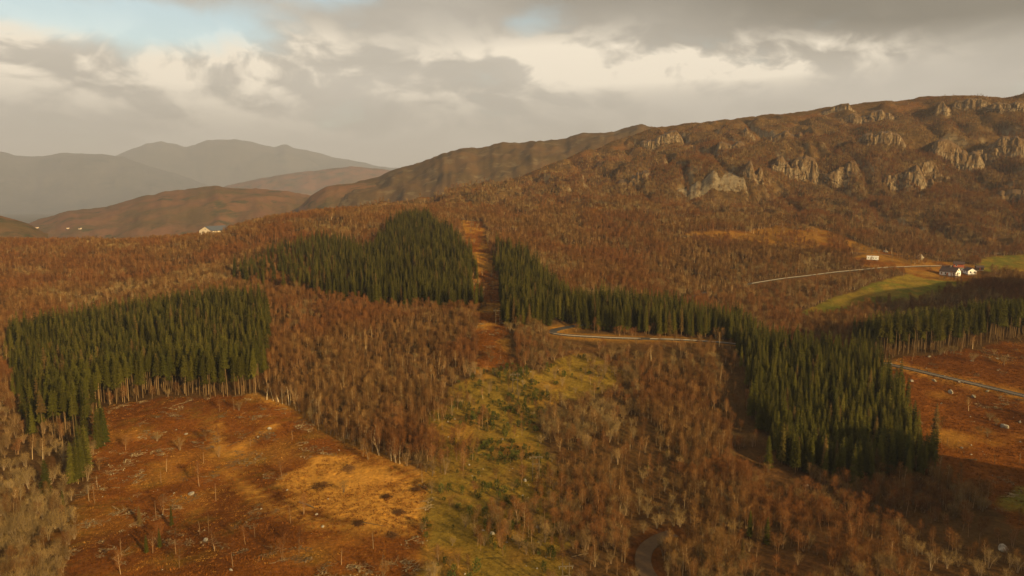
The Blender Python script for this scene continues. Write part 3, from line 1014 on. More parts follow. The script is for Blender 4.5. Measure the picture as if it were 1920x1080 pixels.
def spruce_shape(h, rad, z0, levels, dead=0):
    """straight trunk and whorls of drooping boughs made of small needle sprays"""
    T, K = Geo(), Geo()
    th_ = 0.72 if dead else 1.0
    T.tube([(0, 0, -0.4), (0.03, 0.02, h * 0.35), (0.02, -0.03, h * 0.7), (0, 0, h)], [0.0105 * h * th_, 0.0085 * h * th_, 0.005 * h * th_, 0.01], 6)
    for i in range(levels):
        f = (i + 0.5 * rng.random()) / levels
        z = z0 + (h * 0.985 - z0) * f ** 0.92
        frac = (h - z) / (h - z0)
        L = rad * (0.08 + 0.95 * frac ** 0.66) * (0.82 + 0.32 * rng.random())
        nb = 6 if frac < 0.25 else 8
        for b in range(nb):
            th = 6.28 * (b + 0.5 * (i % 2) + 0.35 * rng.normal()) / nb
            Lb = L * (0.72 + 0.45 * rng.random())
            droop = -0.16 - 0.34 * frac + 0.10 * rng.normal()
            dr = np.array([math.cos(th), math.sin(th), 0])
            sd_ = np.array([-math.sin(th), math.cos(th), 0])
            p0 = np.array([0, 0, z])
            ns = 4 if Lb > 0.9 else 2
            for k in range(ns):
                a = k / ns
                e = (k + 1.35) / ns
                w_ = (0.36 + 0.16 * rng.random()) * (0.5 + 0.5 * Lb / rad) * (1.1 - 0.55 * a)
                pa = p0 + dr * Lb * a + np.array([0, 0, droop * Lb * a + 0.05 * rng.normal()])
                pe = p0 + dr * Lb * min(1.12, e) + np.array([0, 0, droop * Lb * min(1.12, e) + 0.12 * Lb * a * a])
                for sg in (-1, 1):
                    tip = pe + sd_ * sg * w_ * (1.1 + 0.5 * rng.random()) + np.array([0, 0, -0.10 - 0.22 * rng.random()]) * w_ * 2
                    K.tri(pa, pe, tip) if sg > 0 else K.tri(pa, tip, pe)
                if k >= 1:
                    K.tri(pa, pe, (pa + pe) / 2 + np.array([0, 0, -0.30 - 0.25 * rng.random()]) * (0.5 + frac * 0.6) + sd_ * rng.normal() * 0.12)
    for k in range(6):
        K.sliver((0, 0, h - 0.9 + 0.12 * k), uvec(rng.random() * 6.28, 0.9), 0.55, 0.16)
    if dead:
        for k in range(dead):
            z = 1.2 + (z0 + 1.0 - 1.2) * rng.random()
            T.sliver((0, 0, z), uvec(rng.random() * 6.28, -0.15 + 0.2 * rng.normal()), 0.7 + 0.9 * rng.random(), 0.05, 1)
    return T, K


def juniper_shape(h, w, n=150):
    T, K = Geo(), Geo()
    T.tube([(0, 0, -0.2), (0.03, 0, h * 0.8)], [0.05, 0.015], 4)
    for k in range(n):
        f = rng.random() ** 0.8
        th = rng.random() * 6.28
        r = w * math.sin(math.pi * min(1, 0.12 + 0.8 * f)) ** 0.7 * math.sqrt(rng.random())
        b = np.array([math.cos(th) * r, math.sin(th) * r, f * h * 0.88])
        K.sliver(b, uvec(th, 1.0 + 0.35 * rng.normal()), 0.35 + 0.25 * rng.random(), 0.16)
    return T, K


def tuft_shape(n, h, w, r, lean=0.7):
    K = Geo()
    for k in range(n):
        th = rng.random() * 6.28
        rr = r * math.sqrt(rng.random())
        K.sliver((math.cos(th) * rr, math.sin(th) * rr, -0.05), uvec(th, 1.2 - lean * rng.random()), h * (0.6 + 0.6 * rng.random()), w)
    return K


class Kind:
    """a plant kind: for each variant a trunk mesh, a crown mesh and the two joined for the mass planting"""
    def __init__(self, name, shapes, tmat, cmat):
        self.trunk, self.crown, self.joined = [], [], []
        tms = tmat if isinstance(tmat, list) else [tmat]
        for T, K in shapes:
            self.trunk.append(T.mesh('trunk', tms))
            self.crown.append(K.mesh('crown', [cmat]))
            J = Geo()
            J.v = T.v + K.v
            nT = len(T.v)
            J.f = T.f + [tuple(i + nT for i in f) for f in K.f]
            J.m = T.m + [len(tms)] * len(K.f)
            self.joined.append(J.mesh(name, tms + [cmat]))


BIRCH = Kind('birch', [birch_shape(6.2, 1.2, 15, 680, tw=0.025), birch_shape(7.0, 1.05, 16, 660, tw=0.025), birch_shape(5.2, 1.3, 14, 620, tw=0.025), birch_shape(5.8, 1.2, 16, 680, stems=2, tw=0.025), birch_shape(4.9, 1.4, 15, 660, stems=3, start=0.25, tw=0.025), birch_shape(7.6, 0.9, 15, 520, tw=0.025, start=0.42)], M['birch_bark'], M['birch_twig'])
ROUND = Kind('broad_tree', [round_shape(4.6, 1.9, 6, 700, 0.028), round_shape(3.9, 1.9, 7, 650, 0.028), round_shape(5.6, 2.0, 6, 760, 0.028), round_shape(3.0, 1.6, 7, 520, 0.028)], M['grey_bark'], M['pale_twig'])
SPRUCE = Kind('spruce', [spruce_shape(14.5, 1.50, 2.0, 25), spruce_shape(15.8, 1.38, 2.8, 26), spruce_shape(13.0, 1.6, 1.2, 24), spruce_shape(15.0, 1.25, 4.5, 21, 8)], [M['spruce_bark'], M['dead_branch']], M['needles'])
EDGE = Kind('edge_spruce', [spruce_shape(18.5, 1.5, 11.0, 14, 40), spruce_shape(19.5, 1.4, 12.0, 14, 44), spruce_shape(17.5, 1.6, 9.5, 15, 40), spruce_shape(18.0, 1.6, 7.0, 18, 30)], [M['spruce_bark'], M['dead_branch']], M['needles'])
JUNIPER = Kind('juniper', [juniper_shape(2.4, 0.75), juniper_shape(1.7, 0.9), juniper_shape(3.0, 0.7)], M['grey_bark'], M['juniper'])


# ------------------------------------------------------------------ scattering over the ground
def jitter(x0, x1, y0, y1, s):
    nx_, ny_ = int((x1 - x0) / s), int((y1 - y0) / s)
    a, b = np.meshgrid(np.arange(nx_), np.arange(ny_), indexing='ij')
    x = x0 + (a.ravel() + rng.random(a.size)) * s
    y = y0 + (b.ravel() + rng.random(a.size)) * s
    return x, y


def frame_mask(x, y, margin=55):
    """near enough to the view to be seen, also from a step to the side, or to throw a shadow into it"""
    return (np.abs(x) < y * 0.775 + margin)


def field_of(P, x, y, j=3.0):
    return inside(P, x + j * (vnoise(x / 6, y / 6) - 0.5), y + j * (vnoise(x / 6 + 9, y / 6) - 0.5))


ROAD_D = [(P, hw) for P, hw in ROADS]


def off_road(x, y, extra=1.5):
    ok = np.ones(x.shape, bool)
    for P, hw in ROAD_D:
        ok &= dist_line(P, x, y)[0] > hw + extra
    # keep the downhill side of the main road low so that its rail shows
    return ok


HOUSES = np.array([at(1780, 517)[:2], at(1818, 514)[:2], at(1798, 502)[:2], at(1635, 489)[:2], at(404, 441)[:2], at(1808, 506)[:2]])


def off_house(x, y, r=17):
    ok = np.ones(x.shape, bool)
    for hx, hy in HOUSES:
        ok &= np.hypot(x - hx, y - hy) > r
    return ok


STANDS = [STAND_A, STAND_B, STAND_C, STAND_D, STAND_E, STAND_F]
VIEWS = {'x': [], 'y': []}


def stand_mask(x, y):
    m_ = np.zeros(x.shape, bool)
    for S in STANDS:
        m_ |= field_of(S, x, y, 9.0)
    m_ &= ~inside(HOLE_A, x, y)
    return m_


# --- spruces: planted in stands
sx, sy = jitter(-420, 420, 190, 690, 2.4)
k = stand_mask(sx, sy) & off_road(sx, sy, 2.0)
thin = inside(STAND_B, sx, sy) & (rng.random(len(sx)) < 0.12 + 0.68 * sstep(-proj(sx, sy, height(sx, sy))[0], -720, -500))
gapn = fbm(sx / 8 + 90, sy / 8 + 12, 2)
thin |= gapn > 0.55
k &= ~thin & (rng.random(len(sx)) < 0.94)
sx, sy = sx[k], sy[k]


def edge_dist(P, x, y):
    Q = np.vstack([P, P[:1]])
    return dist_line(Q, x, y)[0]


isedge = np.zeros(len(sx), bool)
front_A = poly((485, 742), (400, 748), (300, 742), (190, 764), (172, 800))
front_F = poly((1700, 668), (1780, 660), (1850, 648), (1940, 634))
for P_, d_ in ((front_A, 17), (front_F, 15)):
    isedge |= dist_line(P_, sx, sy)[0] < d_
# the cut edges are closer set
e1, e2 = jitter(-420, 420, 190, 420, 2.3)
ke = (((dist_line(front_A, e1, e2)[0] < 17) & inside(STAND_A, e1, e2)) | ((dist_line(front_F, e1, e2)[0] < 15) & inside(STAND_F, e1, e2))) & off_road(e1, e2, 2.0) & (rng.random(len(e1)) < 0.9)
sx, sy = np.r_[sx[~isedge], e1[ke]], np.r_[sy[~isedge], e2[ke]]
isedge = np.r_[np.zeros((~isedge).sum(), bool), np.ones(ke.sum(), bool)]
size_n = vnoise(sx / 9, sy / 9)  # patchy drift in spruce size
sh = 0.78 + 0.30 * rng.random(len(sx)) + 0.14 * (size_n - 0.5)
inA, inB, inC, inD, inE, inF = [inside(S, sx, sy) for S in STANDS]
sh *= np.where(inD, 1.02, 1) * np.where(inB, 0.90, 1) * np.where(inC, 0.98, 1) * np.where(inE, 0.92, 1) * np.where(inF, 1.05, 1) * np.where(inA, 1.06, 1)
sh = np.where(isedge, 0.90 + 0.16 * rng.random(len(sx)), sh)
left_col = inA & (proj(sx, sy, height(sx, sy))[0] < 190) & (sy < 268)
keep = ~(left_col & (rng.random(len(sx)) < np.where(sy < 235, 0.88, 0.55)))
sx, sy, sh, isedge = sx[keep], sy[keep], sh[keep], isedge[keep]
# lone spruces outside the stands
lone = [(1405, 1010, 0.55), (1437, 1022, 0.60), (1392, 1060, 0.5), (262, 985, 0.42), (322, 990, 0.40), (300, 1030, 0.38), (275, 1040, 0.36), (165, 850, 0.62), (120, 960, 0.45),
        (935, 940, 0.22), (1760, 915, 0.4), (515, 414, 0.5), (500, 416, 0.45), (540, 410, 0.45), (575, 407, 0.4), (1135, 365, 0.4), (1128, 372, 0.35), (1560, 640, 0.5), (1590, 648, 0.55),
        (790, 790, 0.28), (805, 800, 0.25), (775, 798, 0.22), (765, 802, 0.2), (810, 818, 0.2), (1215, 880, 0.25), (1300, 905, 0.25), (1250, 860, 0.22), (1620, 960, 0.3), (1500, 970, 0.32)]
lp = np.array([at(u, v) for u, v, _ in lone])
sx, sy = np.r_[sx, lp[:, 0]], np.r_[sy, lp[:, 1]]
sh = np.r_[sh, [s for _, _, s in lone]]
isedge = np.r_[isedge, np.zeros(len(lone), bool)]
sz = height(sx, sy)

# --- birches and other bare trees
bx, by = jitter(-760, 1000, 108, 1420, 1.95)
k = frame_mask(bx, by)
bx, by = bx[k], by[k]
hmk = hill_mask(bx, by)
den = np.full(len(bx), 0.84)
clump = fbm(bx / 22 + 2, by / 22 + 7, 3)
den *= 0.55 + 0.75 * sstep(clump, -0.45, 0.2)
den *= 1 - 0.75 * sstep(fbm(bx / 34 + 60, by / 34 + 21, 3), 0.18, 0.42)
den = np.where(by > 480, den * 0.80, den)
ub, vb, _q = proj(bx, by, height(bx, by))
den = np.where((ub > 1000) & (vb > 780), den * np.where(clump > -0.05, 0.80, 0.38), den)
den = np.where((ub < 160) & (vb > 760), den * 0.7, den)
st = stand_mask(bx, by)
den[st] = 0
den = np.where(st & inside(STAND_B, bx, by), 0.55 * sstep(-ub, -700, -520), den)
den = np.where(st & (ub < 190) & (by < 268), 0.30, den)
near_stand = np.zeros(len(bx), bool)
for S in STANDS:
    near_stand |= edge_dist(S, bx, by) < 2.2
den[near_stand] *= 0.3
left_E = dist_line(poly((1446, 880), (1425, 800), (1400, 720), (1386, 665)), bx, by)[0] < 11
den[left_E & (den > 0)] *= 0.18
left_C = dist_line(poly((948, 690), (948, 618), (938, None, 460), (935, None, 528)), bx, by)[0] < 5
den[left_C] *= 0.15
m_ = field_of(CLEAR, bx, by)
den[m_] = 0.006 + 0.02 * sstep(clump[m_], 0.25, 0.5)
m_ = field_of(MEADOW, bx, by, 5)
den[m_] = np.where(clump[m_] > 0.08, 0.34, 0.05)
m_ = field_of(CORRIDOR, bx, by)
den[m_] = 0.03
m_ = field_of(RIGHT_OPEN, bx, by)
den[m_] = 0.012 + 0.10 * sstep(clump[m_], 0.25, 0.45)
for F in (FIELD, FIELD_FAR, PATCH_R):
    den[field_of(F, bx, by, 4)] = 0.0
m_ = field_of(OPEN_HILL, bx, by, 6) | field_of(OPEN_FARM, bx, by, 6)
den[m_] = 0.03 + 0.45 * sstep(clump[m_], 0.1, 0.4)
for F in KNOLLS:
    den[field_of(F, bx, by, 6)] *= 0.08
# hillside: woods on the lower slope, thinning to heath towards the top
top_frac = sstep(height(bx, by), 120, 215)
hill_den = (0.44 + 0.25 * sstep(bx, 150, 450)) * (0.25 + 1.1 * sstep(fbm(bx / 60 + 5, by / 45, 3), -0.4, 0.25)) * (1 - 0.55 * top_frac) * (1 - sstep(by - np.interp(bx, [-300, -50, 36, 115, 260, 400, 1000], [930, 1080, 1150, 1250, 1360, 1320, 1230]), -200, -60))
den = np.where(hmk > 0.4, np.minimum(hill_den, 0.75), den)
knoll_w = np.hypot((bx - 432), (by - 318)) < 190
den = np.where((by > 690) & (hmk < 0.4) & (bx < -60), den * (1 - sstep(by, 760, 860)), den)
den *= off_road(bx, by, 2.2) * off_house(bx, by)
hb = HOUSES[4]
den *= ~((np.abs(bx - hb[0] * by / hb[1]) < 17) & (by < hb[1] + 10) & (by > hb[1] - 45))
# leave the sight line to the road rails open below the road
for P_, hw_, a_, b_, reach in ((ROAD_MAIN, 2.9, 1028, 1395, 26), (ROAD_MAIN, 2.9, 1640, 1990, 14), (ROAD_FARM, 2.1, 1400, 1790, 16)):
    d_, t_ = dist_line(P_, bx, by)
    uu = proj(bx, by, height(bx, by))[0]
    yl = np.interp(bx, P_[np.argsort(P_[:, 0]), 0], P_[np.argsort(P_[:, 0]), 1])
    below = (by < yl) & (d_ < reach) & (uu > a_) & (uu < b_)
    den[below] *= np.clip((d_[below] - hw_ - 4) / reach, 0, 1) * 0.35
k = rng.random(len(bx)) < den
bx, by, clump, hmk = bx[k], by[k], clump[k], hmk[k]
bz = height(bx, by)
u_, v_, zc_ = proj(bx, by, bz)
pale_n = fbm(bx / 30 + 40, by / 30 + 11, 3)
pr = 0.10 + 0.55 * sstep(pale_n, 0.05, 0.4)
pr = np.where((u_ < 170) & (v_ > 780), 0.85, pr)
pr = np.where((u_ > 980) & (v_ > 640) & (v_ < 830) & (u_ < 1200), 0.7, pr)
pr = np.where((u_ > 1000) & (v_ > 830), 0.25 + 0.4 * sstep(pale_n, -0.1, 0.3), pr)
pr = np.where((u_ > 790) & (u_ < 850) & (v_ > 870), 0.7, pr)
pr = np.where((u_ > 500) & (u_ < 830) & (v_ > 600) & (v_ < 870), 0.06, pr)
pr = np.where(hmk > 0.5, 0.45, pr)
pr = np.where((u_ > 1380) & (u_ < 1560) & (v_ > 500) & (v_ < 600), 0.6, pr)
isround = rng.random(len(bx)) < pr
bs = 0.68 + 0.48 * rng.random(len(bx)) + 0.12 * clump
bs = np.where(hmk > 0.5, bs * (1.0 - 0.35 * sstep(by, 900, 1200)), bs)
low_belt = np.zeros(len(bx), bool)
bs = np.where(v_ > 1000, bs * 0.92, bs)
# pale stems along the upper edge of the clearcut
ex, ey = [], []
for i in range(60):
    u0 = 500 + 250 * rng.random()
    v0 = np.interp(u0, [480, 560, 640, 750], [744, 771, 820, 874]) - 9 * rng.random()
    p_ = at(u0, v0)
    ex.append(p_[0])
    ey.append(p_[1])
ex, ey = np.array(ex), np.array(ey)

# --- junipers in the meadow
jx_, jy_ = jitter(-120, 120, 120, 330, 2.2)
cl_ = fbm(jx_ / 13 + 31, jy_ / 13 + 3, 3)
uj, vj, _z = proj(jx_, jy_, height(jx_, jy_))
axis_u = np.interp(vj, [700, 800, 900, 1000, 1080], [940, 960, 950, 930, 900])
k = field_of(MEADOW, jx_, jy_) & (rng.random(len(jx_)) < 0.75 * np.exp(-((uj - axis_u) / 85) ** 2) * sstep(cl_, -0.35, 0.2) + 0.04)
jx_, jy_ = jx_[k], jy_[k]
js = 0.5 + 0.9 * rng.random(len(jx_)) ** 1.6
jz_ = height(jx_, jy_)


# --- mass planting: one object whose points carry instances
def mass(name, pts, var, rot, scl, variants, label):
    me = bpy.data.meshes.new(name)
    n = len(pts)
    me.vertices.add(n)
    me.vertices.foreach_set('co', np.asarray(pts, np.float32).ravel())
    for nm, ty, key, arr in (('turn', 'FLOAT_VECTOR', 'vector', rot), ('size', 'FLOAT_VECTOR', 'vector', scl), ('variant', 'INT', 'value', var)):
        a = me.attributes.new(nm, ty, 'POINT')
        a.data.foreach_set(key, np.asarray(arr, np.int32 if ty == 'INT' else np.float32).ravel())
    o = link(name, me)
    ng = bpy.data.node_groups.new(name, 'GeometryNodeTree')
    ng.interface.new_socket('Geometry', in_out='INPUT', socket_type='NodeSocketGeometry')
    ng.interface.new_socket('Geometry', in_out='OUTPUT', socket_type='NodeSocketGeometry')
    N = NT(ng)
    gi = N.n('NodeGroupInput')
    go = N.n('NodeGroupOutput')
    join = N.n('GeometryNodeJoinGeometry')

    def attr(nm, ty):
        a = N.n('GeometryNodeInputNamedAttribute', data_type=ty)
        a.inputs[0].default_value = nm
        return a.outputs[0]
    rt, sc_, vr = attr('turn', 'FLOAT_VECTOR'), attr('size', 'FLOAT_VECTOR'), attr('variant', 'INT')
    for i, vm in enumerate(variants):
        src = bpy.data.objects.new(name + '_plant', vm)
        oi = N.n('GeometryNodeObjectInfo')
        oi.inputs['Object'].default_value = src
        oi.inputs['As Instance'].default_value = False
        cmp_ = N.n('FunctionNodeCompare', data_type='INT', operation='EQUAL')
        N.l(vr, cmp_.inputs[2])
        cmp_.inputs[3].default_value = i
        ip = N.n('GeometryNodeInstanceOnPoints')
        N.l(gi.outputs[0], ip.inputs['Points'])
        N.l(cmp_.outputs[0], ip.inputs['Selection'])
        N.l(oi.outputs['Geometry'], ip.inputs['Instance'])
        e2r = N.n('FunctionNodeEulerToRotation')
        N.l(rt, e2r.inputs[0])
        N.l(e2r.outputs[0], ip.inputs['Rotation'])
        N.l(sc_, ip.inputs['Scale'])
        N.l(ip.outputs[0], join.inputs[0])
    N.l(join.outputs[0], go.inputs[0])
    md = o.modifiers.new('planting', 'NODES')
    md.node_group = ng
    return tag(o, label, kind='stuff')


ZONES = [(-40, 190, 0, 2000, 'wood left of the clearcut'), (190, 800, 880, 2000, 'orange clearcut'), (190, 860, 0, 880, 'wood above the orange clearcut'), (800, 860, 880, 2000, 'strip between clearcut and meadow'),
         (860, 1000, 0, 2000, 'green juniper meadow'), (1000, 1240, 0, 2000, 'wood just right of the green meadow'), (1480, 1960, 900, 2000, 'dusky wood below the dark spruce block'),
         (1240, 1480, 0, 2000, 'wood left of the dark spruce block'), (1480, 1960, 0, 900, 'boulder strewn clearing on the right')]


def part_of(u, v, lo, hi):
    t = (u - lo) / (hi - lo)
    h_ = 'left' if t < 0.28 else 'right' if t > 0.72 else 'middle'
    return ('bottom ' if v > 1040 else 'lower ' if v > 940 else 'central ' if v > 830 else 'upper ') + h_


def zone_base(u, v):
    for z in ZONES:
        if z[0] <= u < z[1] and z[2] <= v < z[3]:
            return z
    return ZONES[0]


def zone_of(u, v):
    """where in the land a tree stands, in words"""
    z = zone_base(u, v)
    return z[4] + ', ' + part_of(u, v, z[0], z[1]) + ' part'


def plant(kind, name, x, y, z, var, rot, scl, singles, label_of, cat, group_of):
    """the largest in view as single things with trunk and crown; returns the mask of the rest"""
    u, v, zc = proj(x, y, z)
    vt = proj(x, y, z + 6 * scl[:, 2])[1]
    seen = (u > -10) & (u < 1930) & (vt < 1075) & (vt > 0)
    size = np.where(seen, scl[:, 2] / zc, 0)
    pick = np.argsort(-size)[:singles]
    pick = pick[size[pick] > 0]
    rest = np.ones(len(x), bool)
    for i in pick:
        rest[i] = False
        o = bpy.data.objects.new(name, None)
        C.objects.link(o)
        o.location = (x[i], y[i], z[i])
        o.rotation_euler = tuple(rot[i])
        o.scale = tuple(scl[i])
        a = link('trunk', kind.trunk[var[i]], o)
        b = link('crown', kind.crown[var[i]], o)
        tag(o, label_of(u[i], v[i]), cat, group_of(u[i], v[i]))
    return rest


def rots(n, tilt=0.05):
    return np.c_[rng.normal(size=n) * tilt, rng.normal(size=n) * tilt, rng.random(n) * 6.28]


def scls(s, w=0.12):
    f = 1 + w * (rng.random(len(s)) * 2 - 1)
    return np.c_[s * f, s * f, s]


# birches
k = ~isround
X_, Y_, Z_, S_ = bx[k], by[k], bz[k], scls(bs[k])
var_, rot_ = rng.integers(0, 6, k.sum()), rots(k.sum())
rest = plant(BIRCH, 'birch_tree', X_, Y_, Z_, var_, rot_, S_, 300, lambda u, v: 'slender bare birch in the ' + zone_of(u, v), 'birch', lambda u, v: 'bare birches in the ' + zone_base(u, v)[4])
nb_all = len(X_)
RIM = Kind('rim_birch', [birch_shape(7.2, 1.0, 13, 420, tw=0.025, start=0.45), birch_shape(8.0, 0.9, 13, 400, tw=0.025, start=0.5), birch_shape(6.4, 1.1, 12, 420, stems=2, tw=0.025, start=0.42)], M['pale_bark'], M['birch_twig'])
ez = height(ex, ey)
plant(RIM, 'birch_tree', ex, ey, ez, rng.integers(0, 3, len(ex)), rots(len(ex), 0.07), scls(0.85 + 0.35 * rng.random(len(ex))), 60,
      lambda u, v: 'bright pale stemmed birch on the upper rim of the clearcut, ' + ('left end' if u < 560 else 'left of centre' if u < 620 else 'right of centre' if u < 690 else 'right end'), 'birch', lambda u, v: 'pale stemmed birches on the clearcut rim')
mass('birch_forest', np.c_[X_, Y_, Z_][rest], var_[rest], rot_[rest], S_[rest], BIRCH.joined, 'leafless russet birch woods covering the valley and the hillside')
# broad bare trees
k = isround
X_, Y_, Z_, S_ = bx[k], by[k], bz[k], scls(bs[k] * 0.95, 0.2)
var_, rot_ = rng.integers(0, 4, k.sum()), rots(k.sum())
rest = plant(ROUND, 'broad_bare_tree', X_, Y_, Z_, var_, rot_, S_, 300, lambda u, v: 'broad pale bare tree in the ' + zone_of(u, v), 'tree', lambda u, v: 'broad pale trees in the ' + zone_base(u, v)[4])
mass('broadleaf_forest', np.c_[X_, Y_, Z_][rest], var_[rest], rot_[rest], S_[rest], ROUND.joined, 'pale bare broadleaf trees scattered through the birch woods')


# spruces
def stand_name(u, v):
    w = stand_base(u, v)
    if u < 520:
        k_ = min(5, int(u / 87))
        return w + ', ' + ['far left end', 'left end', 'left of centre', 'right of centre', 'right part', 'right end'][k_]
    if 'block' in w:
        t = (u - 1390) / 350
        return w + ', ' + ('front ' if v > 870 else 'middle ' if v > 800 else 'back ') + ('left' if t < 0.4 else 'right' if t > 0.72 else 'centre')
    return w


def stand_base(u, v):
    if u < 520:
        return 'stand above the orange clearcut'
    if u < 905:
        return 'stand left of the power line cut'
    if u < 1060:
        return 'stand right of the power line cut'
    if v < 650 and u < 1420:
        return 'stand above the road'
    if u > 1640 and v < 700:
        return 'stand beyond the right hand road'
    return 'dark block below the road'


sS = scls(sh, 0.10)
svar = rng.integers(0, 4, len(sx))
srot = rots(len(sx), 0.012)
nl = len(lone)
core = np.zeros(len(sx), bool)
core[-nl:] = True
k = core
plant(SPRUCE, 'spruce_tree', sx[k], sy[k], sz[k], svar[k], srot[k], sS[k], 60, lambda u, v: 'small lone spruce in the ' + zone_of(u, v), 'spruce', lambda u, v: 'lone spruces in the ' + zone_base(u, v)[4])
k = isedge & ~core
rest = plant(EDGE, 'spruce_tree', sx[k], sy[k], sz[k], svar[k], srot[k], sS[k], 120, lambda u, v: 'bare trunked tall spruce fronting the ' + stand_name(u, v), 'spruce', lambda u, v: 'edge spruces of the ' + stand_base(u, v))
mass('spruce_edge_forest', np.c_[sx, sy, sz][k][rest], svar[k][rest], srot[k][rest], sS[k][rest], EDGE.joined, 'bare trunked spruces along the cut edges of the stands')
k = ~isedge & ~core
rest = plant(SPRUCE, 'spruce_tree', sx[k], sy[k], sz[k], svar[k], srot[k], sS[k], 160, lambda u, v: 'full crowned dark spruce in the ' + stand_name(u, v), 'spruce', lambda u, v: 'full spruces of the ' + stand_base(u, v))
mass('spruce_forest', np.c_[sx, sy, sz][k][rest], svar[k][rest], srot[k][rest], sS[k][rest], SPRUCE.joined, 'dense dark green planted spruce stands')

# junipers
jv = rng.integers(0, 3, len(jx_))
jr = rots(len(jx_), 0.06)
jS = scls(js, 0.25)
rest = plant(JUNIPER, 'juniper_bush', jx_, jy_, jz_, jv, jr, jS, 300, lambda u, v: 'small green juniper in the mossy meadow, ' + part_of(u, v, 830, 1060) + ' part', 'juniper', lambda u, v: 'junipers in the mossy meadow')
if rest.any():
    mass('juniper_shrubbery', np.c_[jx_, jy_, jz_][rest], jv[rest], jr[rest], jS[rest], JUNIPER.joined, 'low green junipers of the meadow')
print('COUNTS birch', nb_all, 'round', int(isround.sum()), 'spruce', len(sx), 'edge', int(isedge.sum()), 'juniper', len(jx_))


# --- ground cover: tufts of grass, dead bracken, felled wood
def tufts(name, mask_fn, s, box, meshes, label, lo=0.6, hi=1.3):
    x, y = jitter(*box, s)
    k = mask_fn(x, y) & frame_mask(x, y, 15) & off_road(x, y, 0.4)
    x, y = x[k], y[k]
    n = len(x)
    sc_ = lo + (hi - lo) * rng.random(n)
    mass(name, np.c_[x, y, height(x, y)], rng.integers(0, len(meshes), n), rots(n, 0.15), np.c_[sc_, sc_, sc_], meshes, label)
    return n


def tm(name, mat, n, h, w, r, lean=0.7):
    return [tuft_shape(n, h, w, r, lean).mesh(name, [mat]) for _ in range(3)]


fern = tm('bracken_clump', M['fern'], 26, 0.6, 0.10, 0.6, 1.1)
dry = tm('grass_clump', M['grass_dry'], 26, 0.38, 0.06, 0.55, 1.1)
olv = tm('moor_clump', M['grass_olive'], 26, 0.45, 0.07, 0.55, 0.9)
nA = lambda x, y: fbm(x / 16 + 4, y / 16, 4)
c1 = tufts('dead_bracken_undergrowth', lambda x, y: (field_of(CLEAR, x, y) | field_of(RIGHT_OPEN, x, y) | field_of(CORRIDOR, x, y)) & (nA(x, y) + 0.35 * (rng.random(len(x)) - 0.5) < 0.12) & (rng.random(len(x)) < 0.8),
           1.25, (-330, 330, 115, 540), fern, 'rust coloured dead bracken over the clearings')
c2 = tufts('dry_grass', lambda x, y: (field_of(CLEAR, x, y) | field_of(RIGHT_OPEN, x, y) | field_of(CORRIDOR, x, y) | field_of(TAN, x, y)) & ((nA(x, y) + 0.35 * (rng.random(len(x)) - 0.5) > 0.1) | field_of(TAN, x, y)) & (rng.random(len(x)) < 0.8),
           1.3, (-330, 330, 115, 660), dry, 'straw coloured dry grass over the clearings')
c3 = tufts('moor_grass', lambda x, y: field_of(MEADOW, x, y) & (rng.random(len(x)) < 0.75), 1.3, (-130, 130, 115, 340), olv, 'mossy olive moor grass of the middle meadow')
c4 = tufts('hillside_undergrowth', lambda x, y: (hill_mask(x, y) > 0.3) & (rng.random(len(x)) < 0.5), 5.5, (-420, 980, 600, 1450), fern + dry, 'brown heather and bracken over the hillside', 1.2, 3.0)
sl = []
for i in range(3):
    g = Geo()
    for k_ in range(9):
        a = rng.random() * 6.28
        c0 = np.array([rng.normal() * 0.9, rng.normal() * 0.9, 0.08 + 0.15 * rng.random()])
        L_ = 0.5 + 1.3 * rng.random()
        dd = np.array([math.cos(a), math.sin(a), 0.12 * rng.normal()]) * L_
        r_ = 0.025 + 0.05 * rng.random() ** 2
        g.tube([c0 - dd, c0 + dd], [r_, r_ * 0.6], 4)
    for k_ in range(2):
        p_ = np.array([rng.normal() * 1.0, rng.normal() * 1.0, 0])
        g.tube([p_ - (0, 0, 0.1), p_ + (0, 0, 0.32)], [0.22, 0.17], 7)
    sl.append(g.mesh('felled_wood', [M['slash']]))
c5 = tufts('felled_wood_debris', lambda x, y: (field_of(CLEAR, x, y) & ~field_of(TAN, x, y) & (fbm(x / 11 + 50, y / 8 + 4, 3) > 0.22) & (rng.random(len(x)) < 0.4)) | (field_of(RIGHT_OPEN, x, y) & (fbm(x / 11 + 50, y / 8 + 4, 3) > 0.3) & (rng.random(len(x)) < 0.3)) | (field_of(CORRIDOR, x, y) & (rng.random(len(x)) < 0.10)),
           1.9, (-330, 330, 115, 520), sl, 'pale felled branches and stumps left in the clearcut', 0.6, 1.2)
print('TUFTS', c1, c2, c3, c4, c5)

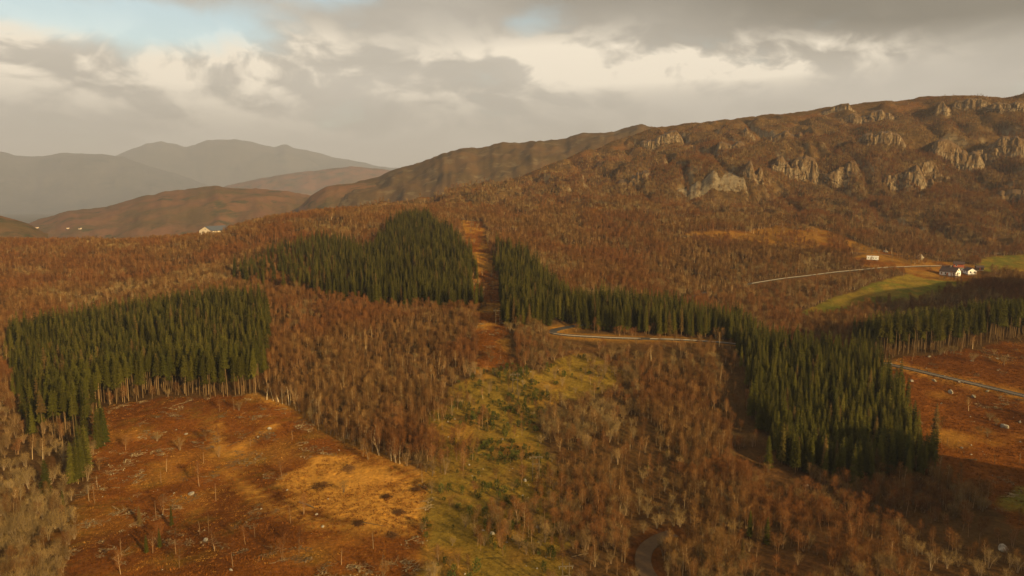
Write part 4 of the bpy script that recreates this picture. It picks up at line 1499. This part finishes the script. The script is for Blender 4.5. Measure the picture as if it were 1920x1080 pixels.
# ------------------------------------------------------------------ rock outcrops on the hillside
def outcrop(u, v, wpx, hpx, label, lean=0.0, slab=False):
    """a cliff that breaks out of the slope: jointed face below, heath covered bench behind"""
    c0 = at(u, v + hpx * 0.48, ymin=560)
    zc = proj(*c0)[2]
    W_, H_ = wpx / FPX * zc * 1.15, hpx / FPX * zc * 0.88
    az_ = math.atan2(c0[0], c0[1])
    rgt = np.array([math.cos(az_), -math.sin(az_)])
    fwd = np.array([math.sin(az_), math.cos(az_)])
    ns = int(min(150, max(30, W_ / 0.8)))
    m_ = int(min(34, max(10, H_ / 0.9)))
    s0 = rng.random() * 60
    ss = np.linspace(-0.5, 0.5, ns)
    along = ss * W_
    env = np.clip(1 - np.abs(2 * ss) ** 2.6, 0, 1) ** 0.5 * np.clip(0.40 + 0.8 * vnoise(along / max(7.0, W_ * 0.2) + s0, np.zeros(ns) + s0) + 0.12 * vnoise(along / 2.5, np.zeros(ns)), 0.45, 0.98)
    if slab:
        env = np.clip(1 - np.abs(2 * ss - 0.15) ** 2.2, 0, 1) ** 0.8
    f0 = (fbm(along / (W_ * 0.3) + s0, np.zeros(ns), 3)) * W_ * 0.10 + np.abs(2 * ss) ** 3 * W_ * 0.12
    top = None
    vs = []
    fx, fy = c0[0] + rgt[0] * along + fwd[0] * f0, c0[1] + rgt[1] * along + fwd[1] * f0
    foot = height(fx, fy)
    rows = []
    rows.append((f0 - 0.3, foot - 5.0, np.zeros(ns)))
    for k_ in range(m_ + 1):
        t_ = k_ / m_
        z = foot - 1.5 + (H_ * env + 1.5) * t_
        q1 = vnoise(along / 3.6 + s0, z / 14 + s0)
        q2 = vnoise(along / 1.7 + s0 * 2, z / 6)
        q3 = vnoise(along / 9.0 + s0 * 3, z / 9 + 5)
        blk = (np.floor(q1 * 5) / 5 - 0.4) * 2.6 + (q2 - 0.5) * 1.4 + (np.floor(q3 * 3) / 3 - 0.33) * 3.0
        rows.append((f0 + H_ * env * t_ * ((0.30 + 0.25 * t_) if not slab else (0.5 + 0.9 * t_)) + blk * min(1, H_ / 16) * (0.3 if slab else 1.0), z, lean * (z - foot)))
    lf, lz, ll = rows[-1]
    for d_ in (1.5, 4, 8, 14, 22, 34, 50):
        rows.append((lf + d_, lz + 0.16 * d_ + 0.5 * (vnoise(along / 4 + d_, np.zeros(ns) + d_) - 0.5) - (8 if d_ == 50 else 0), ll))
    for f_, z_, l_ in rows:
        for i in range(ns):
            a_ = along[i] + l_[i]
            vs.append((rgt[0] * a_ + fwd[0] * f_[i], rgt[1] * a_ + fwd[1] * f_[i], z_[i] - c0[2]))
    fs = [(r_ * ns + i, r_ * ns + i + 1, (r_ + 1) * ns + i + 1, (r_ + 1) * ns + i) for r_ in range(len(rows) - 1) for i in range(ns - 1)]
    o = link('rock_outcrop', mesh_np('rock_outcrop', vs, fs, [M['slab' if slab else 'cliff']]), loc=tuple(c0))
    tag(o, label, 'rock outcrop', 'rock faces of the hillside')


for spec in [
    (1330, 344, 140, 38, 'broad pale rounded rock slab low on the hillside', 0.0, True),
    (1412, 325, 34, 36, 'narrow rock rib beside the broad pale slab'),
    (1478, 318, 56, 32, 'dark cracked cliff at the left end of the middle cliff'),
    (1545, 326, 112, 50, 'wide grey cracked cliff in the middle of the hillside'),
    (1702, 332, 74, 52, 'leaning pale cliff wedge beside the dark gully'),
    (1748, 322, 50, 38, 'small cracked cliff just right of the leaning wedge'),
    (1792, 294, 84, 46, 'bright pale cliff high above the farm'),
    (1846, 296, 40, 40, 'narrow rock step between two pale cliffs above the farm'),
    (1886, 280, 70, 48, 'bright blocky cliff at the right edge above the farm'),
    (1902, 370, 70, 22, 'low pale ledge at the right edge near the hill foot'),
    (1652, 258, 76, 34, 'brown heather grown rock bluff above the dark gully'),
    (1822, 196, 56, 24, 'upright rock face just under the highest summit'),
    (1890, 198, 70, 24, 'smooth rock dome right of the highest summit'),
    (1768, 204, 26, 26, 'small dark cleft face left of the highest summit'),
    (1622, 224, 96, 22, 'long low row of crags under the skyline'),
    (1356, 276, 70, 20, 'long cracked ledge halfway up the hillside'),
    (1462, 258, 70, 22, 'dark broken ledge above the middle cliff'),
    (1404, 251, 22, 18, 'single leaning block below the skyline'),
    (1190, 342, 56, 26, 'dull rounded rock knob left of the broad slab'),
    (1244, 263, 80, 24, 'rocky shoulder on the skyline left of the summit ridge'),
    (1570, 205, 60, 14, 'bare whaleback rock on the skyline'),
]:
    outcrop(*spec)

# ------------------------------------------------------------------ boulders
bmesh_v = []
_ico_v, _ico_f = None, None
import bmesh
for i in range(6):
    bm = bmesh.new()
    bmesh.ops.create_icosphere(bm, subdivisions=2, radius=1.0)
    off = rng.normal(size=(6, 3))
    off /= np.linalg.norm(off, axis=1)[:, None]
    for v in bm.verts:
        co = np.array(v.co)
        s_ = 1.0
        for k_ in range(6):          # flat broken sides
            dd = float(co @ off[k_])
            if dd > 0.62:
                co = co - off[k_] * (dd - 0.62) * 0.9
        co = co * (1 + 0.10 * rng.normal())
        v.co = (co[0] * 1.15, co[1] * 0.95, co[2] * 0.72)
    me = bpy.data.meshes.new('boulder')
    bm.to_mesh(me)
    bm.free()
    me.materials.append(M['boulder'])
    bmesh_v.append(me)


def boulder(p, r, label, group=None):
    o = link('boulder', bmesh_v[int(rng.integers(6))], loc=(p[0], p[1], p[2] + r * 0.25), rz=rng.random() * 6.28)
    o.rotation_euler = (0.3 * rng.normal(), 0.3 * rng.normal(), rng.random() * 6.28)
    o.scale = (r * (0.85 + 0.4 * rng.random()), r * (0.85 + 0.3 * rng.random()), r * (0.8 + 0.5 * rng.random()))
    tag(o, label, 'boulder', group)


for u, v, wpx, lb in [
    (358, 928, 9, 'large pale boulder alone in the lower half of the clearcut'), (505, 805, 7, 'round pale boulder in the upper right of the clearcut'), (484, 820, 4, 'small boulder just below the round one in the clearcut'),
    (385, 1014, 8, 'low pale boulder among thin stems at the bottom of the clearcut'), (605, 988, 5, 'small pale boulder beside the brush pile at the bottom'), (350, 815, 5, 'pale boulder in the middle of the upper clearcut'),
    (594, 965, 5, 'pale boulder below the fallen log in the clearcut'), (433, 1071, 5, 'pale boulder at the bottom edge of the clearcut'),
    (1709, 715, 6, 'white boulder just below the right hand road'), (1752, 716, 6, 'second white boulder below the right hand road'), (1783, 738, 9, 'big pale boulder in the right hand clearing'),
    (1825, 745, 8, 'pale boulder with dark shadow under the right hand rail'), (1882, 802, 11, 'broad flat boulder at the right edge of the clearing'), (1746, 862, 9, 'pale boulder pair by the corner of the dark spruce block'),
    (1912, 792, 5, 'white boulder at the end of the dark ditch'), (1742, 670, 5, 'pale boulder in front of the bare spruce trunks'), (1851, 735, 6, 'grey boulder under the rail near the right edge'),
    (923, 1003, 8, 'large pale boulder in the lower meadow'), (1008, 990, 7, 'pale boulder at the right rim of the lower meadow'), (985, 902, 6, 'pale boulder beside the power pole in the meadow'), (906, 996, 5, 'small boulder left of the large one in the lower meadow'),
    (1880, 1032, 18, 'big mossy boulder in the lower right corner'), (1512, 913, 8, 'pale boulder below the front of the dark spruce block'), (1725, 486, 14, 'pale flat boulder standing in for a small pale object above the farm road'), (1660, 473, 7, 'pale standing stone by the white cabin'),  # the flat one above the farm road stands in for a small pale object
    (1797, 478, 9, 'pale boulder at the foot of the hillside behind the farm'), (1872, 476, 7, 'pale boulder heap at the foot of the hillside')]:
    p_ = at(u, v)
    boulder(p_, wpx / FPX * proj(*p_)[2] * 0.62, lb)


def strew(n, P, rlo, rhi, label, group, box, which):
    c_ = 0
    while c_ < n:
        x, y = box[0] + (box[1] - box[0]) * rng.random(), box[2] + (box[3] - box[2]) * rng.random()
        if inside(P, np.array([x]), np.array([y]))[0] and float(fbm(np.array(x / 12 + 70), np.array(y / 12), 2)) > rng.random() * 0.5 - 0.25:
            zz = float(height(x, y))
            uu_, vv_, _ = proj(x, y, zz)
            lo_, hi_ = {'C': (140, 800), 'M': (800, 1080), 'R': (1650, 1920)}[which]
            boulder((x, y, zz), rlo + (rhi - rlo) * rng.random() ** 2.5, label + ', ' + part_of(uu_, vv_, lo_, hi_) + ' part', group)
            c_ += 1


strew(45, CLEAR, 0.10, 0.36, 'small pale stone lying in the orange clearcut', 'stones of the clearcut', (-200, 10, 118, 280), 'C')
strew(70, MEADOW, 0.14, 0.45, 'small pale stone lying in the mossy juniper meadow', 'stones of the meadow', (-60, 60, 118, 310), 'M')
strew(70, RIGHT_OPEN, 0.15, 0.6, 'small pale stone lying in the right hand clearing', 'stones of the right hand clearing', (80, 260, 150, 340), 'R')

# ------------------------------------------------------------------ brush piles, felled and standing dead stems
for u, v, wpx, lb in [(600, 914, 40, 'largest dark brush pile on the straw coloured rise'), (747, 962, 26, 'round dark brush pile near the right rim of the clearcut'), (724, 933, 24, 'low dark brush pile just above the round one'),
                      (672, 983, 24, 'dark brush pile at the foot of the straw coloured rise'), (780, 919, 16, 'small dark brush pile under the clearcut edge trees'), (655, 880, 34, 'thin spread of brush along the top of the rise'), (735, 1006, 22, 'low russet brush pile below the round one')]:
    p_ = at(u, v)
    w_ = wpx / FPX * proj(*p_)[2]
    sxp, syp, rzp = 0.40 + 0.12 * rng.random(), 0.22 + 0.2 * rng.random(), rng.random() * 3
    g = Geo()
    for k_ in range(420):
        a, r_ = rng.random() * 6.28, math.sqrt(rng.random())
        hz_ = w_ * 0.26 * (1 - r_ * r_) * rng.random()
        rr_ = r_ * (0.6 + 0.55 * math.sin(a * 2 + rzp) ** 2 + 0.2 * math.sin(a * 5 + rzp))
        b = np.array([math.cos(a) * rr_ * w_ * sxp, math.sin(a) * rr_ * w_ * syp * 1.4, hz_])
        g.sliver(b, uvec(rng.random() * 6.28, 0.3 * rng.normal()), 0.6 + 1.2 * rng.random(), 0.07)
    for k_ in range(16):
        a = rng.random() * 6.28
        c_ = np.array([rng.normal() * w_ * 0.14, rng.normal() * w_ * 0.12, w_ * 0.1 * rng.random()])
        d_ = uvec(a, 0.15 * rng.normal()) * (0.8 + 0.8 * rng.random())
        g.tube([c_ - d_, c_ + d_], [0.06, 0.03], 4)
    o = g.build('brush_pile', M['brush'], loc=tuple(p_))
    tag(o, lb, 'brush pile', 'brush piles in the clearcut')


def log(u, v, L, r, ang, label):
    p_ = at(u, v)
    root = empty('fallen_log', tuple(p_), ang)
    g = Geo()
    hs = [float(height(p_[0] + math.cos(ang) * s_ * L / 2, p_[1] + math.sin(ang) * s_ * L / 2)) - p_[2] + r * 0.9 for s_ in (-1, 0, 1)]
    g.tube([(-L / 2, 0, hs[0]), (0, 0.1, max(hs[1], (hs[0] + hs[2]) / 2)), (L / 2, 0, hs[2])], [r, r * 0.8, r * 0.45], 7)
    g.build('trunk', M['slash'], root)
    g = Geo()
    for k_ in range(7):
        f = -0.2 + 0.65 * rng.random()
        g.sliver((f * L, 0, hs[1] + r * 0.5), uvec(rng.random() * 6.28, 0.5), 0.6 + 0.6 * rng.random(), 0.06)
    g.build('branch_stubs', M['slash'], root)
    tag(root, label, 'log', 'fallen logs')


log(1088, 1042, 5.0, 0.15, R(25), 'pale fallen trunk beside the track bend at the bottom')
log(575, 948, 6.5, 0.30, R(-35), 'thick grey fallen trunk below the straw coloured rise')
log(440, 832, 6.0, 0.10, R(55), 'thin pale fallen stem in the upper clearcut')
log(245, 940, 5.0, 0.09, R(-50), 'thin pale fallen stem low in the clearcut')
log(700, 985, 7.0, 0.12, R(-15), 'long thin fallen stem at the lower edge of the rise')

for i, (u, v, h_) in enumerate([(405, 940, 5.5), (312, 885, 4.5), (478, 1008, 4), (392, 1000, 6), (375, 1004, 4), (293, 975, 5.5), (228, 1045, 5), (545, 982, 5.5), (437, 1065, 4), (548, 825, 3.5), (178, 945, 6), (167, 940, 5), (183, 915, 4), (302, 905, 4),
                                (382, 870, 4), (470, 838, 3.5), (330, 1040, 4), (700, 1030, 4.5), (1775, 835, 3), (1797, 915, 5), (1840, 930, 4), (1865, 870, 3.5), (1912, 870, 4), (640, 1060, 4)]):
    p_ = at(u, v)
    root = empty('dead_tree', tuple(p_), rng.random() * 6)
    g = Geo()
    ln = 0.06 * rng.normal()
    g.tube([(0, 0, -0.2), (ln * h_ * 0.4, 0.05, h_ * 0.5), (ln * h_, 0, h_)], [0.10, 0.075, 0.03], 5)
    g.build('trunk', M['birch_bark'], root)
    g = Geo()
    for k_ in range(16):
        f = 0.35 + 0.6 * rng.random()
        g.sliver((ln * h_ * f, 0, h_ * f), uvec(rng.random() * 6.28, 0.5 + 0.4 * rng.normal()), 0.4 + 0.5 * rng.random(), 0.04)
    g.build('branch_stubs', M['grey_bark'], root)
    side = 'right hand clearing' if u > 1200 else ('lower clearcut' if v > 920 else 'upper clearcut')
    tag(root, 'thin bare dead stem standing alone in the ' + side + ', ' + ('left' if u < 330 or 1200 < u < 1820 else 'right' if u > 480 else 'middle') + ' side', 'dead tree', 'dead stems in the ' + side)


# ------------------------------------------------------------------ power line: twin pole frames
def pole_frame(u, v, label, h_=8.5, arm=4.2, gap=2.0, rz=0.1):
    p_ = at(u, v, lift=h_ * 0.8)
    root = empty('power_pole', tuple(p_), rz)
    for s_ in (-1, 1):
        g = Geo()
        g.tube([(s_ * gap / 2, 0, -0.8), (s_ * gap / 2, 0, h_)], [0.15, 0.11], 8)
        g.build('pole', M['pole'], root)
    g = Geo()
    g.box(-arm / 2, arm / 2, -0.10, 0.10, h_ - 0.95, h_ - 0.70)
    g.build('crossarm', M['pole'], root)
    g = Geo()
    g.box(-gap / 2 - 0.3, gap / 2 + 0.3, -0.06, 0.06, h_ - 3.2, h_ - 3.0)
    g.build('brace', M['pole'], root)
    for s_ in (-1, 0, 1):
        g = Geo()
        x = s_ * (arm / 2 - 0.25)
        g.tube([(x, 0, h_ - 1.5), (x, 0, h_ - 1.3), (x, 0, h_ - 1.1), (x, 0, h_ - 0.95)], [0.05, 0.10, 0.10, 0.04], 7)
        g.build('insulator', M['insulator'], root)
    tag(root, label, 'power pole', 'twin pole frames of the power line')


pole_frame(840, 399, 'farthest twin pole frame on the skyline of the cut', rz=-0.2)
pole_frame(886, 415, 'twin pole frame near the top of the cut', rz=-0.2)
pole_frame(933, 585, 'twin pole frame halfway down the cut between the spruces', rz=-0.1)
pole_frame(966, 706, 'twin pole frame where the cut meets the meadow', rz=0.1)
pole_frame(1005, 862, 'twin pole frame among junipers in the meadow', rz=0.1)
pole_frame(1061, 1072, 'twin pole frame cut by the bottom edge', arm=3.4, gap=1.5, h_=9.5, rz=0.1)


# ------------------------------------------------------------------ buildings
def gable_house(name, p, rz, L, Wd, hw, hr, wall, roof, label, cat, wins=3, door=True, chimney=False, base=0.5, gable_win=True, group=None):
    """L along local x (ridge), Wd along local y; walls, roof slabs, windows with panes, door"""
    p = (p[0], p[1], p[2])
    root = empty(name, p, rz)
    x, y = L / 2, Wd / 2
    g = Geo()
    g.box(-x + 0.05, x - 0.05, -y + 0.05, y - 0.05, -1.5, base)
    g.build('foundation', M['stone_base'], root)
    g = Geo()
    z0, z1, z2 = base, base + hw, base + hw + hr
    vs = [(-x, -y, z0), (x, -y, z0), (x, y, z0), (-x, y, z0), (-x, -y, z1), (x, -y, z1), (x, y, z1), (-x, y, z1), (-x, 0, z2), (x, 0, z2)]
    g.add(vs, [(0, 1, 5, 4), (2, 3, 7, 6), (1, 2, 6, 9, 5), (3, 0, 4, 8, 7), (3, 2, 1, 0), (4, 5, 9, 8), (6, 7, 8, 9)])
    g.build('wall', wall, root)
    rf = Geo()
    ov, t_ = 0.45, 0.18
    sl_ = hr / y
    for s_ in (-1, 1):
        e = y + ov
        ze = z1 - ov * sl_ + 0.05
        zt = z2 + 0.05
        a = [(-x - ov, s_ * e, ze), (x + ov, s_ * e, ze), (x + ov, 0, zt), (-x - ov, 0, zt)]
        b = [(q0, q1, q2 + t_) for q0, q1, q2 in a]
        rf.add(a + b, [(0, 1, 2, 3), (7, 6, 5, 4), (0, 4, 5, 1), (1, 5, 6, 2), (2, 6, 7, 3), (3, 7, 4, 0)])
    ro = rf.build('roof', roof, root)
    if chimney:
        g = Geo()
        g.box(-0.4, 0.4, -0.4, 0.4, z2 - 0.6, z2 + 1.3)
        g.build('chimney', M['stone_base'], ro)

    def window(cx_, cy_, cz_, ax, w_=1.0, h_=1.2):
        f = Geo()
        q_ = Geo()
        if ax == 'x':          # on a gable end, facing +-x
            sgn = math.copysign(1, cx_)
            f.box(cx_ - 0.03, cx_ + 0.05 if sgn > 0 else cx_ + 0.03, cy_ - w_ / 2 - 0.1, cy_ + w_ / 2 + 0.1, cz_ - h_ / 2 - 0.1, cz_ + h_ / 2 + 0.1) if sgn > 0 else f.box(cx_ - 0.05, cx_ + 0.03, cy_ - w_ / 2 - 0.1, cy_ + w_ / 2 + 0.1, cz_ - h_ / 2 - 0.1, cz_ + h_ / 2 + 0.1)
            q_.box(cx_ + sgn * 0.02 - 0.05, cx_ + sgn * 0.02 + 0.05, cy_ - w_ / 2, cy_ + w_ / 2, cz_ - h_ / 2, cz_ + h_ / 2)
        else:
            sgn = math.copysign(1, cy_)
            f.box(cx_ - w_ / 2 - 0.1, cx_ + w_ / 2 + 0.1, cy_ - 0.05, cy_ + 0.05, cz_ - h_ / 2 - 0.1, cz_ + h_ / 2 + 0.1)
            q_.box(cx_ - w_ / 2, cx_ + w_ / 2, cy_ + sgn * 0.02 - 0.05, cy_ + sgn * 0.02 + 0.05, cz_ - h_ / 2, cz_ + h_ / 2)
        fo = f.build('window', M['white_paint'], root)
        q_.build('pane', M['glass'], fo)
    zc_ = base + hw * 0.55
    for i in range(wins):
        cx_ = -x + L * (i + 0.5) / wins
        for s_ in (-1, 1):
            if not (door and i == wins // 2 and s_ < 0):
                window(cx_, s_ * y, zc_, 'y')
    if gable_win:
        for s_ in (-1, 1):
            window(s_ * x, -Wd * 0.22, zc_, 'x')
            window(s_ * x, Wd * 0.22, zc_, 'x')
            if hr > 2:
                window(s_ * x, 0, base + hw + hr * 0.35, 'x', 0.9, 1.0)
    if door:
        g = Geo()
        g.box(-0.5, 0.5, -y - 0.05, -y + 0.05, base, base + 2.1)
        dd_ = g.build('door', M['red_paint'], root)
        g = Geo()
        g.box(0.32, 0.42, -y - 0.12, -y - 0.04, base + 1.0, base + 1.06)
        g.build('handle', M['rail'], dd_)
    tag(root, label, cat, group)
    return root


gable_house('farm_house', at(1781, 517), R(-57), 11.5, 8.0, 3.0, 3.2, M['white_paint'], M['dark_roof'], 'white farmhouse with dark steep roof and bright gable', 'house', 4, True, True)
gable_house('garage', at(1818, 514), R(82), 8.0, 6.2, 2.5, 2.0, M['white_paint'], M['dark_roof'], 'small white gabled outbuilding right of the farmhouse', 'outbuilding', 2, False)
gable_house('barn', at(1797, 502), R(-28), 7.0, 5.5, 2.6, 1.6, M['red_paint'], M['dark_roof'], 'red barn behind the white farmhouse', 'barn', 2, True, gable_win=False)
gable_house('shed', at(1836, 507), R(-20), 5.0, 4.0, 2.0, 1.2, M['dark_roof'], M['dark_roof'], 'dark shed at the right end of the farm', 'shed', 1, True, gable_win=False)
gable_house('large_barn', at(404, 443) + np.array([0, 0, 1.0]), R(70), 25, 15, 4.4, 4.0, M['cream_paint'], M['slate_roof'], 'large cream barn with long slate roof on the left crest', 'barn', 5, True, gable_win=True)

# low white cabin beside the hill road
p_ = at(1636, 488)
root = empty('cabin', tuple(p_), R(-29))
g = Geo()
g.box(-4.2, 4.2, -1.3, 1.3, 0.5, 3.0)
g.build('wall', M['white_paint'], root)
g = Geo()
g.add([(-4.4, -1.5, 3.0), (4.4, -1.5, 3.0), (4.4, 1.5, 3.25), (-4.4, 1.5, 3.25), (-4.4, -1.5, 3.12), (4.4, -1.5, 3.12), (4.4, 1.5, 3.37), (-4.4, 1.5, 3.37)],
      [(3, 2, 1, 0), (4, 5, 6, 7), (0, 1, 5, 4), (1, 2, 6, 5), (2, 3, 7, 6), (3, 0, 4, 7)])
g.build('roof', M['white_paint'], root)
g = Geo()
for x_ in (-3.2, 0, 3.2):
    g.box(x_ - 0.2, x_ + 0.2, -1.1, 1.1, -0.6, 0.5)
g.build('plinth', M['stone_base'], root)
for x_ in (-3.0, -1.2, 0.6, 2.4):
    f = Geo()
    f.box(x_ - 0.45, x_ + 0.45, -1.34, -1.28, 1.45, 2.25)
    fo = f.build('window', M['white_paint'], root)
    f = Geo()
    f.box(x_ - 0.36, x_ + 0.36, -1.37, -1.30, 1.53, 2.17)
    f.build('pane', M['glass'], fo)
tag(root, 'long low white cabin on the grassy slope above the farm road', 'cabin')

# car between the farm buildings
p_ = at(1807, 508)
root = empty('parked_car', tuple(p_), R(-30))
car_paint = plain_mat('car_paint', (0.55, 0.58, 0.60), 0.3, 0.5, 0.2, 0.05, 1.0)
rubber = plain_mat('tyre_rubber', (0.02, 0.02, 0.02), 0.9, 0.1, 0, 0.1, 4.0)
g = Geo()
prof = [(-2.1, 0.35), (-2.1, 0.85), (-1.9, 0.95), (-1.45, 1.0), (-0.85, 1.45), (0.75, 1.45), (1.25, 0.98), (1.95, 0.86), (2.1, 0.7), (2.1, 0.35)]
n_ = len(prof)
g.add([(a, -0.85, b) for a, b in prof] + [(a, 0.85, b) for a, b in prof], [tuple(range(n_)), tuple(range(2 * n_ - 1, n_ - 1, -1))] + [(i, i + n_, (i + 1) % n_ + n_, (i + 1) % n_) for i in range(n_)])
g.build('body', car_paint, root)
for s_ in (-1, 1):
    g = Geo()
    g.add([(-1.25, s_ * 0.865, 1.0), (1.1, s_ * 0.865, 1.0), (0.7, s_ * 0.865, 1.38), (-0.82, s_ * 0.865, 1.38)], [(0, 1, 2, 3)])
    g.build('window', M['glass'], root)
    for x_ in (-1.3, 1.3):
        g = Geo()
        g.tube([(x_, s_ * 0.70, 0.32), (x_, s_ * 0.90, 0.32)], [0.32, 0.32], 12)
        wo_ = g.build('wheel', rubber, root)
        g = Geo()
        g.tube([(x_, s_ * 0.88, 0.32), (x_, s_ * 0.915, 0.32)], [0.19, 0.17], 10)
        g.build('rim', M['rail'], wo_)
    g = Geo()
    g.box(2.06, 2.13, s_ * 0.62 - 0.16, s_ * 0.62 + 0.16, 0.62, 0.76)
    g.build('headlight', M['insulator'], root)
tag(root, 'small pale car parked between the farmhouse and the outbuilding', 'car')

# far houses in the valley, on the foot of the russet hill
bpy.context.view_layer.update()
far_targets = [o for o in bpy.data.objects if o.name.split('.')[0] == 'hill']
for u, v, L_, wl, lb in [(70, 428, 11, 'cream_paint', 'tiny pale farmhouse at the left foot of the russet hill'), (128, 429, 10, 'cream_paint', 'tiny pale house alone under the russet hill'),
                          (150, 430, 9, 'cream_paint', 'tiny pale house right of the lone pale one in the far valley')]:
    b_ = (v - 540) / FPX
    d_ = Vector(((u - 960) / FPX, math.cos(PITCH) - b_ * math.sin(PITCH), -math.sin(PITCH) - b_ * math.cos(PITCH))).normalized()
    best = None
    for o in far_targets:
        ok, loc, nrm, fi = o.ray_cast(Vector((0, 0, CZ)), d_)
        if ok and (best is None or loc.length < best.length):
            best = loc
    gp = at(u, v)
    if best is None or math.hypot(gp[0], gp[1]) < math.hypot(best[0], best[1]) and gp[1] < 2500:
        best = Vector(gp)
    gable_house('far_house', (best[0], best[1], best[2] + 0.6), R(30 + 20 * rng.normal()), L_ * 0.8, 6.5, 2.4, 2.2, M[wl], M['dark_roof'], lb, 'house', 2, True, base=0.4, group='houses in the far valley')

# ------------------------------------------------------------------ haze: one closed box of even, pale air round everything
top_z = max((o.matrix_world @ Vector(c_)).z for o in bpy.data.objects if o.type == 'MESH' and o.get('kind') == 'structure' for c_ in o.bound_box) + 12
g = Geo()
g.box(-22000, 22000, -3300, 22000, float(GZ.min()) - 90, top_z)
hz = bpy.data.materials.new('haze_air')
hz.use_nodes = True
hz.node_tree.nodes.clear()
t = NT(hz.node_tree)
pv = t.n('ShaderNodeVolumePrincipled')
pv.inputs['Color'].default_value = HAZE_COLOR
pv.inputs['Density'].default_value = HAZE_DENSITY
pv.inputs['Density Attribute'].default_value = ''
pv.inputs['Anisotropy'].default_value = 0.0
ou = t.n('ShaderNodeOutputMaterial')
t.l(pv.outputs[0], ou.inputs['Volume'])
try:
    hz.cycles.homogeneous_volume = True
except Exception:
    pass
h = g.build('haze', hz)
tag(h, 'pale evening haze filling the whole valley', kind='stuff')
